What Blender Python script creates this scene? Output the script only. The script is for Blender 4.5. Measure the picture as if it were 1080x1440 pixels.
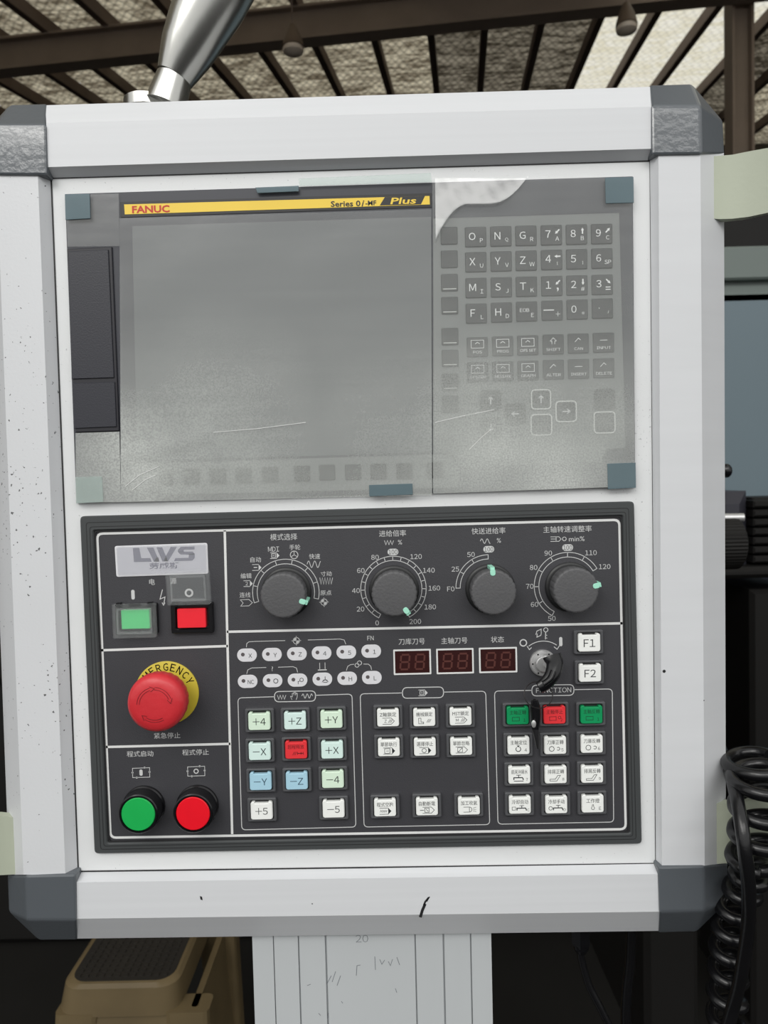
import bpy, math, random
from mathutils import Vector, Matrix
random.seed(4)
for o in list(bpy.data.objects): bpy.data.objects.remove(o)
sc = bpy.context.scene
C = sc.collection
PI = math.pi
# ------------------------------------------------------------------ camera
H = 1.35                    # height of the camera's foot point on the console (m)
D = 0.520                   # camera distance from the aluminium face plate (m)
F = 1040.0                  # focal length for a 1080 x 1440 frame
AX, AY, AZ = 0.04196627, 0.00396520, -0.02479144
def _rot(a, b, c):
    return Matrix.Rotation(c, 3, 'Z') @ Matrix.Rotation(a, 3, 'X') @ Matrix.Rotation(b, 3, 'Y')
R = _rot(AX, AY, AZ)        # console axes (right, down, away) -> camera axes
def to_world(v): return Vector((v[0], v[2], -v[1]))
cam_d = bpy.data.cameras.new('camera'); cam = bpy.data.objects.new('camera', cam_d); C.objects.link(cam)
cam_d.sensor_fit = 'VERTICAL'; cam_d.sensor_height = 36; cam_d.lens = 36*F/1440
cam_d.clip_start = 0.02; cam_d.clip_end = 200
r_, u_, b_ = to_world(R[0]), -to_world(R[1]), -to_world(R[2])
m = Matrix.Identity(4)
for i in range(3):
    m[i][0] = r_[i]; m[i][1] = u_[i]; m[i][2] = b_[i]
m[0][3], m[1][3], m[2][3] = 0, -D, H
cam.matrix_world = m
sc.camera = cam
cam_d.dof.use_dof = True; cam_d.dof.focus_distance = 0.52; cam_d.dof.aperture_fstop = 2.8*5
RI = R.transposed()
def ray(px, py):
    return to_world(RI @ Vector(((px-540)/F, (py-720)/F, 1)))
def P(px, py, h=0.0):       # point of the world on the plane h mm in front of the face plate
    d = ray(px, py); t = (D - h*.001)/d.y
    return Vector((0, -D, H)) + d*t
# ------------------------------------------------------------------ light
sc.view_settings.view_transform = 'Standard'; sc.view_settings.look = 'None'
sc.view_settings.gamma = 1; sc.view_settings.use_curve_mapping = False
sc.view_settings.exposure = -0.04
w = bpy.data.worlds.new('overcast'); sc.world = w; w.use_nodes = True
bg = w.node_tree.nodes['Background']; bg.inputs[0].default_value = (1.0, 1.0, 0.985, 1); bg.inputs[1].default_value = 0.95
def area(name, loc, target, sx, sy, power, col=(1, 1, 1)):
    l = bpy.data.lights.new(name, 'AREA'); l.shape = 'RECTANGLE'; l.size = sx; l.size_y = sy; l.energy = power; l.color = col
    o = bpy.data.objects.new(name, l); C.objects.link(o); o.location = loc
    o.rotation_euler = (Vector(target)-Vector(loc)).to_track_quat('-Z', 'Y').to_euler(); return o
area('high_window_light', (-1.7, -2.6, 3.7), (0, 0, 1.3), 2.2, 1.6, 42, (1.0, 0.98, 0.94))
area('clerestory_window_light', (0.5, -8, 6.6), (0, 0, 1.4), 11, 2.2, 310, (1.0, 0.99, 0.96))

# ------------------------------------------------------------------ materials
def lin(c):
    c = c/255.0
    return c/12.92 if c <= .04045 else ((c+.055)/1.055)**2.4
def rgb(r, g, b): return (lin(r), lin(g), lin(b), 1)
MT = {}
def mat(name, col, rough=.5, metal=0, spec=.5, var=0.0, scale=40, bump=0.0, bscale=None, coat=0, stretch=None, alpha=None, speck=None, emit=None, trans=0):
    m = bpy.data.materials.new(name); m.use_nodes = True; nt = m.node_tree; b = nt.nodes['Principled BSDF']
    c = rgb(*col)
    b.inputs['Base Color'].default_value = c; b.inputs['Roughness'].default_value = rough
    b.inputs['Metallic'].default_value = metal; b.inputs['Specular IOR Level'].default_value = spec
    b.inputs['Coat Weight'].default_value = coat; b.inputs['Coat Roughness'].default_value = .08
    if trans: b.inputs['Transmission Weight'].default_value = trans
    if alpha is not None: b.inputs['Alpha'].default_value = alpha
    if emit: b.inputs['Emission Color'].default_value = rgb(*emit[0]); b.inputs['Emission Strength'].default_value = emit[1]
    tc = nt.nodes.new('ShaderNodeTexCoord'); mp = nt.nodes.new('ShaderNodeMapping'); nt.links.new(tc.outputs['Object'], mp.inputs[0])
    if stretch: mp.inputs['Scale'].default_value = stretch
    colout = None
    if var:
        n = nt.nodes.new('ShaderNodeTexNoise'); n.inputs['Scale'].default_value = scale; n.inputs['Detail'].default_value = 5
        nt.links.new(mp.outputs[0], n.inputs['Vector'])
        mx = nt.nodes.new('ShaderNodeMix'); mx.data_type = 'RGBA'
        mx.inputs[6].default_value = tuple(max(0, x*(1-var)) for x in c[:3])+(1,); mx.inputs[7].default_value = tuple(min(1, x*(1+var)) for x in c[:3])+(1,)
        nt.links.new(n.outputs['Fac'], mx.inputs[0]); colout = mx.outputs[2]
    if speck:                                   # (colour, noise scale, threshold, amount)
        n = nt.nodes.new('ShaderNodeTexNoise'); n.inputs['Scale'].default_value = speck[1]; n.inputs['Detail'].default_value = 2
        nt.links.new(tc.outputs['Object'], n.inputs['Vector'])
        n2 = nt.nodes.new('ShaderNodeTexNoise'); n2.inputs['Scale'].default_value = 9; nt.links.new(tc.outputs['Object'], n2.inputs['Vector'])
        ad = nt.nodes.new('ShaderNodeMath'); ad.operation = 'MULTIPLY_ADD'; ad.inputs[1].default_value = .25
        nt.links.new(n2.outputs['Fac'], ad.inputs[0]); nt.links.new(n.outputs['Fac'], ad.inputs[2])
        rp = nt.nodes.new('ShaderNodeMapRange'); rp.inputs[1].default_value = speck[2]; rp.inputs[2].default_value = speck[2]+.03; rp.inputs[4].default_value = speck[3]
        nt.links.new(ad.outputs[0], rp.inputs[0])
        mx = nt.nodes.new('ShaderNodeMix'); mx.data_type = 'RGBA'
        if colout: nt.links.new(colout, mx.inputs[6])
        else: mx.inputs[6].default_value = c
        mx.inputs[7].default_value = rgb(*speck[0]); nt.links.new(rp.outputs[0], mx.inputs[0]); colout = mx.outputs[2]
    if colout: nt.links.new(colout, b.inputs['Base Color'])
    if bump:
        n = nt.nodes.new('ShaderNodeTexNoise'); n.inputs['Scale'].default_value = bscale or scale*4; n.inputs['Detail'].default_value = 3
        nt.links.new(mp.outputs[0], n.inputs['Vector'])
        bp = nt.nodes.new('ShaderNodeBump'); bp.inputs['Strength'].default_value = bump; bp.inputs['Distance'].default_value = .001
        nt.links.new(n.outputs['Fac'], bp.inputs['Height']); nt.links.new(bp.outputs[0], b.inputs['Normal'])
    MT[name] = m; return m
ALU = mat('aluminium_rail', (214, 216, 219), .42, 0, .5, .05, 6, .05, 500, stretch=(1, 1, 14))
ALUL = mat('aluminium_rail_speckled', (214, 216, 219), .42, 0, .5, .05, 8, .08, 500, speck=((60, 60, 62), 420, .835, .9))
ALUH = mat('aluminium_rail_horizontal', (214, 216, 219), .42, 0, .5, .05, 6, .05, 500, stretch=(.2, 1, 30))
PLATE = mat('brushed_face_plate', (226, 228, 229), .4, 0, .5, .05, 8, .1, 700, stretch=(1, 1, 3), speck=((120, 122, 124), 500, .83, .45))
CAP = mat('grey_corner_plastic', (88, 93, 98), .3, 0, .5, .04, 20, .12, 160, coat=.2)
CAPG = mat('grey_corner_plastic_wrinkled', (88, 93, 98), .22, 0, .5, .04, 20, .6, 200, coat=.9)
GASKET = mat('black_gasket_rubber', (66, 69, 70), .55, 0, .4, .08, 30)
GASKET2 = mat('gasket_groove_rubber', (34, 34, 36), .6)
FASC = mat('black_fascia_foil', (62, 62, 66), .42, 0, .5, .06, 30, .15, 1500)
WHITE = mat('white_print', (226, 227, 226), .5, var=.06, scale=60)
LINE = mat('white_thin_print', (205, 206, 206), .5)
BEZ = mat('button_bezel_plastic', (82, 83, 86), .45, bump=.2, bscale=900)
WELL = mat('button_well_plastic', (16, 16, 18), .6)
INK = mat('dark_ink', (36, 40, 42), .6)
INKR = mat('dark_red_ink', (96, 10, 20), .6)
INKG = mat('dark_green_ink', (8, 62, 40), .6)
INKB = mat('dark_blue_ink', (52, 78, 98), .6)
def capmat(n, c): return mat(n, c, .35, 0, .4, .04, 90)
CW = capmat('white_cap_plastic', (244, 246, 243)); CG = capmat('pale_green_cap_plastic', (222, 243, 222)); CM = capmat('mint_cap_plastic', (220, 243, 237))
CB = capmat('pale_blue_cap_plastic', (172, 212, 230)); CR = capmat('red_cap_plastic', (232, 58, 64)); CGR = capmat('green_cap_plastic', (16, 148, 90))
KNOB = mat('knob_black_plastic', (86, 86, 88), .5, 0, .5, .08, 60, .25, 600)
KNOBD = mat('knob_skirt_plastic', (28, 29, 30), .4)
MINT = mat('mint_pointer_plastic', (168, 232, 208), .4)
RED = mat('emergency_red_plastic', (206, 48, 56), .38, 0, .5, .1, 60, .2, 200)
REDL = mat('red_lens_plastic', (238, 22, 40), .3, 0, .5, .05, 90)
GRNL = mat('green_lens_plastic', (30, 176, 84), .3, 0, .5, .06, 90)
GRNB = mat('bright_green_lens_plastic', (78, 214, 128), .4, 0, .5, .05, 120)
REDB = mat('bright_red_lens_plastic', (246, 36, 52), .4, 0, .5, .05, 120)
YEL = mat('yellow_legend_plate', (204, 184, 56), .45, var=.06, scale=60)
BLK = mat('gloss_black_plastic', (14, 14, 17), .25)
CHR = mat('brushed_chrome', (205, 205, 205), .3, .6, var=.05)
CLEAR = mat('clear_flap_plastic', (215, 220, 220), .12, 0, .5, alpha=.09)
LCLEAR = mat('clear_frosted_cover', (210, 212, 216), .15, 0, .5, alpha=.16)
LBL = mat('silver_label', (204, 204, 212), .35, 0, .5, .08, 30)
LBLE = mat('silver_label_edge', (226, 226, 230), .35)
LOGO = mat('logo_violet_grey', (110, 110, 128), .5)
DRED = mat('dark_red_window', (54, 26, 26), .18, 0, .5)
SEG = mat('unlit_segment', (88, 46, 40), .4)
DISP = mat('display_bezel_plastic', (50, 52, 60), .4, 0, .5, .06, 20)
SCRN = mat('screen_glass', (92, 96, 98), .3, 0, .5)
DKEYP = mat('keypad_plate', (112, 116, 115), .4, var=.04, scale=20)
DKEY = mat('membrane_key_plastic', (34, 37, 38), .4)
DKEYL = mat('key_edge_plastic', (214, 218, 214), .4)
KLEG = mat('key_print', (236, 238, 238), .5)
KLEGD = mat('faint_key_print', (150, 152, 152), .5)
CARD = mat('card_cover_plastic', (38, 39, 48), .42, 0, .5, .04, 30, .1, 900)
CARDE = mat('card_cover_edge', (28, 28, 36), .4)
YSTR = mat('yellow_strip', (240, 205, 66), .4, var=.06, scale=30)
BSTR = mat('black_strip', (20, 20, 22), .4)
REDI = mat('red_print', (196, 44, 34), .5)
TAPE = mat('teal_tape', (98, 120, 128), .22, 0, .5, .08, 40, alpha=.72)
TAPEC = mat('clear_tape', (196, 214, 208), .2, 0, .5, alpha=.3)
STEEL = mat('polished_steel_tube', (190, 190, 186), .26, 1, .5, .12, 8, .25, 60, stretch=(1, 1, .15))
BRK = mat('olive_grey_paint', (178, 184, 166), .5, 0, .4, .04, 20, .1, 300)
COLM = mat('column_aluminium', (188, 192, 194), .45, 0, .5, .04, 6, stretch=(2, 2, .3))
COLG = mat('column_groove', (120, 124, 126), .5)
PENC = mat('pencil', (116, 120, 126), .7)
SCUFF = mat('black_scuff', (22, 22, 24), .7)
CABLE = mat('black_cable_rubber', (16, 16, 18), .25, 0, .5, bump=.1, bscale=300)
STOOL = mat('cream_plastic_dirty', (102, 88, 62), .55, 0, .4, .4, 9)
STOOLG = mat('stool_grime', (30, 26, 20), .8, var=.5, scale=12)
BLUEG = mat('blue_grey_machine_paint', (106, 122, 130), .4, 0, .4, .04, 3)
TEALG = mat('grey_teal_machine_paint', (112, 122, 118), .5, 0, .4, .06, 3)
DARKM = mat('dark_machine_paint', (27, 26, 25), .55, 0, .2, .3, 4)
NAVY = mat('navy_machine_paint', (14, 20, 34), .5, 0, .3, .3, 4)
GREYM = mat('oily_grey_casting', (52, 52, 60), .5, 0, .4, .2, 8)
FLOORM = mat('oily_concrete', (30, 29, 27), .8, 0, .2, .35, 3)
RUST = mat('brown_primed_steel', (136, 122, 110), .75, 0, .3, .2, 3)
RUSTD = mat('dark_rafter_steel', (118, 104, 96), .75, 0, .3, .25, 3)
LAMPB = mat('lamp_brown_enamel', (104, 88, 74), .5, var=.2, scale=8)
LENS = mat('lamp_lens', (226, 212, 196), .2, 0, .5, .1, 10)

def foil_mat(name, dark, light, trans):
    m = bpy.data.materials.new(name); m.use_nodes = True; nt = m.node_tree; nt.nodes.clear(); N = nt.nodes.new; L = nt.links.new
    out = N('ShaderNodeOutputMaterial'); tc = N('ShaderNodeTexCoord')
    n = N('ShaderNodeTexNoise'); n.inputs['Scale'].default_value = 2.2; n.inputs['Detail'].default_value = 6; n.inputs['Distortion'].default_value = 1.5
    mp = N('ShaderNodeMapping'); mp.inputs['Scale'].default_value = (1, 3.5, 1); L(tc.outputs['Object'], mp.inputs[0]); L(mp.outputs[0], n.inputs['Vector'])
    r = N('ShaderNodeMapRange'); r.inputs[1].default_value = .4; r.inputs[2].default_value = .62; L(n.outputs['Fac'], r.inputs[0])
    mx = N('ShaderNodeMix'); mx.data_type = 'RGBA'; mx.inputs[6].default_value = rgb(*dark); mx.inputs[7].default_value = rgb(*light); L(r.outputs[0], mx.inputs[0])
    # netting laid under the foil: two sets of thin diagonal wires
    prod = mx.outputs[2]
    for ang in (38, -38):
        mq = N('ShaderNodeMapping'); mq.inputs['Rotation'].default_value = (0, 0, math.radians(ang)); L(tc.outputs['Object'], mq.inputs[0])
        wv = N('ShaderNodeTexWave'); wv.inputs['Scale'].default_value = 3.4; wv.inputs['Distortion'].default_value = 1.2; wv.inputs['Detail'].default_value = 1; L(mq.outputs[0], wv.inputs['Vector'])
        rr_ = N('ShaderNodeMapRange'); rr_.inputs[1].default_value = .0; rr_.inputs[2].default_value = .45; rr_.inputs[3].default_value = .62 if trans < .9 else .88; rr_.inputs[4].default_value = 1.0; L(wv.outputs['Fac'], rr_.inputs[0])
        mm = N('ShaderNodeVectorMath'); mm.operation = 'SCALE'; L(prod, mm.inputs[0]); L(rr_.outputs[0], mm.inputs['Scale']); prod = mm.outputs[0]
    d = N('ShaderNodeBsdfDiffuse'); t = N('ShaderNodeBsdfTranslucent'); L(prod, d.inputs[0]); L(prod, t.inputs[0])
    ms = N('ShaderNodeMixShader'); ms.inputs[0].default_value = trans; L(d.outputs[0], ms.inputs[1]); L(t.outputs[0], ms.inputs[2]); L(ms.outputs[0], out.inputs[0])
    return m
FOIL = foil_mat('insulation_foil_sheet', (132, 121, 102), (232, 222, 196), .66)
FOILD = foil_mat('darker_foil_sheet', (100, 92, 78), (200, 190, 170), .4)  # darker, less translucent foil for a few sheets
SKYL = foil_mat('translucent_roof_light', (240, 234, 212), (255, 252, 240), .92)

def film_mat():
    m = bpy.data.materials.new('dusty_film_painted_haze'); m.use_nodes = True; nt = m.node_tree; b = nt.nodes['Principled BSDF']; N = nt.nodes.new; L = nt.links.new
    tc = N('ShaderNodeTexCoord')
    def noise(s, det, sc3=None):
        n = N('ShaderNodeTexNoise'); n.inputs['Scale'].default_value = s; n.inputs['Detail'].default_value = det
        if sc3:
            mp = N('ShaderNodeMapping'); mp.inputs['Scale'].default_value = sc3; L(tc.outputs['Object'], mp.inputs[0]); L(mp.outputs[0], n.inputs['Vector'])
        else: L(tc.outputs['Object'], n.inputs['Vector'])
        return n.outputs['Fac']
    def math_(op, a, b_, c_=None):
        x = N('ShaderNodeMath'); x.operation = op
        for i, v in enumerate((a, b_, c_)):
            if v is None: continue
            if isinstance(v, (int, float)): x.inputs[i].default_value = v
            else: L(v, x.inputs[i])
        return x.outputs[0]
    def mr(v, a, b_, c_, d_):
        x = N('ShaderNodeMapRange'); x.inputs[1].default_value = a; x.inputs[2].default_value = b_; x.inputs[3].default_value = c_; x.inputs[4].default_value = d_
        L(v, x.inputs[0]); return x.outputs[0]
    def patch(px, py, rad):                     # pale round spot: settled dust, plus painted haze on the lower screen
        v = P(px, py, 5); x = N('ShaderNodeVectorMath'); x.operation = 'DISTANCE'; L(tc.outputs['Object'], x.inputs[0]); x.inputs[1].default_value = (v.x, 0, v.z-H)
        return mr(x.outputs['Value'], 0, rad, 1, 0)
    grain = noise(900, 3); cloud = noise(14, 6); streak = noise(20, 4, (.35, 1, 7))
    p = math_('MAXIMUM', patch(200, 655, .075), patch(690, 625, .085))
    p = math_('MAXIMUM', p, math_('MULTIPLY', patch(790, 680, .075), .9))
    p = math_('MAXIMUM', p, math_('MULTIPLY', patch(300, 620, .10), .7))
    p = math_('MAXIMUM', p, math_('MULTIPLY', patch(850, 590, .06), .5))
    p = math_('MAXIMUM', p, math_('MULTIPLY', patch(550, 600, .09), .35))  # lightens the lower middle of the screen, part of the painted haze
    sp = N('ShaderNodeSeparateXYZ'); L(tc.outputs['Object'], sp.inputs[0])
    low_haze = mr(sp.outputs['Z'], .20, .0, .0, 1.0)  # reflected screen haze put into the film colour, stronger towards the bottom
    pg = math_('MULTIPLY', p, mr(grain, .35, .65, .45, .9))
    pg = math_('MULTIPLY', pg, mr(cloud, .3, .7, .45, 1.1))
    a = math_('ADD', math_('MULTIPLY', streak, .10), math_('MULTIPLY', low_haze, .2))
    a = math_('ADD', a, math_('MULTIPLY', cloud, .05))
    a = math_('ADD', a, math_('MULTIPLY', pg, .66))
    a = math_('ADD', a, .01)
    nt.nodes.remove(b); out = nt.nodes['Material Output']
    df = N('ShaderNodeBsdfDiffuse'); df.inputs[0].default_value = rgb(214, 218, 214); tr = N('ShaderNodeBsdfTransparent'); gl = N('ShaderNodeBsdfGlossy'); gl.inputs['Roughness'].default_value = .2
    m1 = N('ShaderNodeMixShader'); L(a, m1.inputs[0]); L(tr.outputs[0], m1.inputs[1]); L(df.outputs[0], m1.inputs[2])
    m2 = N('ShaderNodeMixShader'); m2.inputs[0].default_value = .05; L(m1.outputs[0], m2.inputs[1]); L(gl.outputs[0], m2.inputs[2]); L(m2.outputs[0], out.inputs[0])
    bp = N('ShaderNodeBump'); bp.inputs['Strength'].default_value = .25; bp.inputs['Distance'].default_value = .004; L(cloud, bp.inputs['Height']); L(bp.outputs[0], gl.inputs['Normal'])
    return m
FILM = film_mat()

# ------------------------------------------------------------------ mesh kit
class M:
    def __init__(s): s.v = []; s.f = []
    def add(s, v, f):
        n = len(s.v); s.v += [tuple(x) for x in v]; s.f += [tuple(i+n for i in q) for q in f]
    def rings(s, rs, cap0=True, cap1=True, loop=False):
        n = len(rs[0]); v = [p for r in rs for p in r]; f = []
        k = len(rs)
        for a in range(k if loop else k-1):
            b = (a+1) % k
            for i in range(n):
                j = (i+1) % n; f.append((a*n+i, a*n+j, b*n+j, b*n+i))
        if not loop:
            if cap0: f.append(tuple(range(n))[::-1])
            if cap1: f.append(tuple((k-1)*n+i for i in range(n)))
        s.add(v, f)
    def box(s, x0, x1, y0, y1, z0, z1):
        s.add([(x0,y0,z0),(x1,y0,z0),(x1,y1,z0),(x0,y1,z0),(x0,y0,z1),(x1,y0,z1),(x1,y1,z1),(x0,y1,z1)],
              [(3,2,1,0),(4,5,6,7),(0,1,5,4),(1,2,6,5),(2,3,7,6),(3,0,4,7)])
    def cbox(s, x0, x1, y0, y1, z0, z1, c):     # box with chamfered front edges (front = -y)
        r = lambda a, y: [(x0+a, y, z0+a), (x1-a, y, z0+a), (x1-a, y, z1-a), (x0+a, y, z1-a)]
        s.rings([r(0, y1), r(0, y0+c), r(c, y0)])
def uvh(u, v, h): return (u*.001, -h*.001, v*.001)
def rr(w, h, r, n=4, cx=0, cy=0):
    pts = []
    for sx, sy, a0 in ((1, 1, 0), (-1, 1, 90), (-1, -1, 180), (1, -1, 270)):
        for k in range(n+1):
            a = math.radians(a0+90*k/n); pts.append((cx+sx*(w/2-r)+r*math.cos(a), cy+sy*(h/2-r)+r*math.sin(a)))
    return pts
def inset(pts, d):
    n = len(pts); out = []
    ar = sum(pts[i][0]*pts[(i+1) % n][1]-pts[(i+1) % n][0]*pts[i][1] for i in range(n)); sg = 1 if ar > 0 else -1
    for i in range(n):
        a, b, c = pts[i-1], pts[i], pts[(i+1) % n]
        e1 = Vector((b[0]-a[0], b[1]-a[1])); e2 = Vector((c[0]-b[0], c[1]-b[1]))
        if e1.length < 1e-9: e1 = e2
        if e2.length < 1e-9: e2 = e1
        e1.normalize(); e2.normalize()
        n1 = Vector((-e1.y, e1.x))*sg; n2 = Vector((-e2.y, e2.x))*sg; nn = n1+n2; nn.normalize()
        k = d/max(.4, nn.dot(n1)); out.append((b[0]+nn.x*k, b[1]+nn.y*k))
    return out
def slab(mb, pts, h0, h1, ch=0):
    r = [[uvh(u, v, h0) for u, v in pts]]
    if ch:
        r.append([uvh(u, v, h1-ch) for u, v in pts]); r.append([uvh(u, v, h1) for u, v in inset(pts, ch)])
    else: r.append([uvh(u, v, h1) for u, v in pts])
    mb.rings(r)
def frame(mb, outer, inner, h0, h1, ch=0, hin=None):
    hin = h0 if hin is None else hin
    rs = [[uvh(u, v, h0) for u, v in outer], [uvh(u, v, h1-ch) for u, v in outer]]
    if ch: rs.append([uvh(u, v, h1) for u, v in inset(outer, ch)])
    rs.append([uvh(u, v, h1) for u, v in (inset(inner, -ch) if ch else inner)])
    if ch: rs.append([uvh(u, v, h1-ch) for u, v in inner])
    rs.append([uvh(u, v, hin) for u, v in inner]); mb.rings(rs, loop=True)
def lathe(mb, prof, n=40, cx=0, cy=0, rip=None, cap=True):   # profile (r, h) about the panel normal
    rs = []
    for k, (r, h) in enumerate(prof):
        ring = []
        for i in range(n):
            a = 2*PI*i/n; q = r*(rip(a, k) if rip else 1); ring.append(uvh(cx+q*math.cos(a), cy+q*math.sin(a), h))
        rs.append(ring)
    mb.rings(rs, cap, cap)
def ribbon(mb, pts, wd, h, closed=False):       # flat printed line in mm
    n = len(pts); L_, R_ = [], []
    for i in range(n):
        a = pts[i-1] if (i > 0 or closed) else pts[i]; c = pts[(i+1) % n] if (i < n-1 or closed) else pts[i]; b = pts[i]
        e1 = Vector((b[0]-a[0], b[1]-a[1])); e2 = Vector((c[0]-b[0], c[1]-b[1]))
        if e1.length < 1e-9: e1 = e2.copy()
        if e2.length < 1e-9: e2 = e1.copy()
        e1.normalize(); e2.normalize(); n1 = Vector((-e1.y, e1.x)); n2 = Vector((-e2.y, e2.x)); nn = n1+n2
        if nn.length < 1e-6: nn = n1.copy()
        nn.normalize(); k = wd/2/max(.5, nn.dot(n1))
        L_.append(uvh(b[0]+nn.x*k, b[1]+nn.y*k, h)); R_.append(uvh(b[0]-nn.x*k, b[1]-nn.y*k, h))
    v = L_+R_; f = [(i, i+n, (i+1) % n+n, (i+1) % n) for i in range(n if closed else n-1)]
    mb.add(v, f)
def disc(mb, cx, cy, r, h, n=20, a0=0, a1=360):
    pts = [uvh(cx+r*math.cos(math.radians(a0+(a1-a0)*i/n)), cy+r*math.sin(math.radians(a0+(a1-a0)*i/n)), h) for i in range(n+(a1-a0 != 360))]
    if a1-a0 != 360: pts.append(uvh(cx, cy, h))
    mb.add(pts, [tuple(range(len(pts)))])
def poly(mb, pts, h): mb.add([uvh(u, v, h) for u, v in pts], [tuple(range(len(pts)))])
def arc(cx, cy, r, a0, a1, n=24): return [(cx+r*math.cos(math.radians(a0+(a1-a0)*i/n)), cy+r*math.sin(math.radians(a0+(a1-a0)*i/n))) for i in range(n+1)]
def tube(mb, pts, rad, n=10, cap=True):
    pts = [Vector(p) for p in pts]; rs = []
    prev = None
    for i, p in enumerate(pts):
        t = (pts[min(i+1, len(pts)-1)]-pts[max(i-1, 0)]).normalized()
        if prev is None:
            up = Vector((0, 0, 1)) if abs(t.z) < .9 else Vector((0, 1, 0)); s_ = t.cross(up).normalized()
        else: s_ = (prev-t*prev.dot(t)).normalized()
        prev = s_; q = t.cross(s_); rd = rad[i] if isinstance(rad, (list, tuple)) else rad
        rs.append([tuple(p+(s_*math.cos(2*PI*k/n)+q*math.sin(2*PI*k/n))*rd) for k in range(n)])
    mb.rings(rs, cap, cap)
def smooth_path(pts, k=8):
    pts = [Vector(p) for p in pts]; out = []
    for i in range(len(pts)-1):
        p0, p1, p2, p3 = pts[max(i-1, 0)], pts[i], pts[i+1], pts[min(i+2, len(pts)-1)]
        for j in range(k):
            t = j/k; out.append(.5*((2*p1)+(p2-p0)*t+(2*p0-5*p1+4*p2-p3)*t*t+(3*p1-p0-3*p2+p3)*t**3))
    out.append(pts[-1]); return out

WL = {}                                          # world location of every object placed
def mesh(name, mb, smooth=False):
    me = bpy.data.meshes.new(name); me.from_pydata(mb.v, [], mb.f); me.validate()
    import bmesh
    bm = bmesh.new(); bm.from_mesh(me); bmesh.ops.recalc_face_normals(bm, faces=bm.faces)
    bm.to_mesh(me); bm.free()
    if smooth:
        for p in me.polygons: p.use_smooth = True
        try: me.set_sharp_from_angle(angle=math.radians(38))
        except Exception: pass
    return me
def link(name, data, parent=None, loc=(0, 0, 0), rel=False):
    o = bpy.data.objects.new(name, data); C.objects.link(o); loc = Vector(loc)
    if parent:
        o.parent = parent; o.location = loc if rel else loc-WL[parent.name]
        WL[o.name] = WL[parent.name]+loc if rel else loc
    else: o.location = loc; WL[o.name] = loc
    return o
def mk(name, mb, material, parent=None, loc=(0, 0, 0), rel=False, smooth=False, label=None):
    me = mesh(name, mb, smooth) if isinstance(mb, M) else mb
    if isinstance(mb, M): me.materials.append(material)
    o = link(name, me, parent, loc, rel)
    if label: o['label'] = label
    return o
def thing(name, label, cat, loc=(0, 0, 0), group=None):
    o = link(name, None, None, loc); o.empty_display_size = .02; return tag(o, label, cat, group)
def tag(o, label, cat, group=None):
    o['label'] = label; o['category'] = cat
    if group: o['group'] = group
    return o
def struct(o): o['kind'] = 'structure'; return o
O = Vector((0, 0, H))                            # console origin: meshes of the console are written from here
def UV(px, py, h=0):
    p = P(px, py, h); return (p.x*1000, (p.z-H)*1000)
def UVs(l, h=0): return [UV(a, b, h) for a, b in l]
def rnd_quad(q, h, r, n=4):                      # rounded outline of four pixel corners TL TR BR BL
    p = [Vector(UV(x, y, h)) for x, y in q]; out = []
    for i in range(4):
        a, b, c = p[i-1], p[i], p[(i+1) % 4]; e1 = (a-b).normalized(); e2 = (c-b).normalized()
        for k in range(n+1):
            t = k/n; A = b+e1*r; B = b+e2*r; out.append(tuple(A*(1-t)**2+b*2*t*(1-t)+B*t*t))
    return out
def glyph(ch, bold):
    c = bpy.data.curves.new('print', 'FONT'); c.body = ch; c.size = 1; c.resolution_u = 2; c.offset = bold
    o = bpy.data.objects.new('print', c); C.objects.link(o)
    me = bpy.data.meshes.new_from_object(o.evaluated_get(bpy.context.evaluated_depsgraph_get()))
    vs = [(v.co.x, v.co.y) for v in me.vertices]; fs = [tuple(p.vertices) for p in me.polygons]
    bpy.data.objects.remove(o); bpy.data.curves.remove(c); bpy.data.meshes.remove(me)
    return vs, fs, min(v[0] for v in vs), max(v[0] for v in vs)
_tc = {}
def text_mesh(body, bold=0.0, shear=0.0):
    key = (body, bold, shear)
    if key in _tc: return _tc[key]
    if not shear and body not in ('FANUC', '-MF') and all(ch in '0123456789ABCDEFGHIJKLMNOPQRSTUVWXYZ+-' for ch in body):
        x = 0; vs = []; fs = []                  # upright grotesque glyphs set one after another
        for ch in body:
            g, gf, x0, x1 = glyph(chr(ord(ch)+0xFEE0), bold); n = len(vs)
            vs += [(a-x0+x, b) for a, b in g]; fs += [tuple(i+n for i in q) for q in gf]; x += x1-x0+.09
        xs = [v[0] for v in vs]; ys = [v[1] for v in vs]; mx_, my_ = (min(xs)+max(xs))/2, (min(ys)+max(ys))/2
        hh_ = max(ys)-min(ys) if body not in ('-', '+') else .5
        _tc[key] = ([(a-mx_, b-my_) for a, b in vs], fs, max(xs)-min(xs), hh_); return _tc[key]
    c = bpy.data.curves.new('print', 'FONT'); c.body = body; c.size = 1; c.resolution_u = 2; c.offset = bold; c.shear = shear
    o = bpy.data.objects.new('print', c); C.objects.link(o)
    me = bpy.data.meshes.new_from_object(o.evaluated_get(bpy.context.evaluated_depsgraph_get()))
    vs = [v.co.copy() for v in me.vertices]; fs = [tuple(p.vertices) for p in me.polygons]
    bpy.data.objects.remove(o); bpy.data.curves.remove(c); bpy.data.meshes.remove(me)
    x0 = min(v.x for v in vs); x1 = max(v.x for v in vs); y0 = min(v.y for v in vs); y1 = max(v.y for v in vs)
    vs = [(v.x-(x0+x1)/2, v.y-(y0+y1)/2) for v in vs]; _tc[key] = (vs, fs, x1-x0, y1-y0); return _tc[key]
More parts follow.
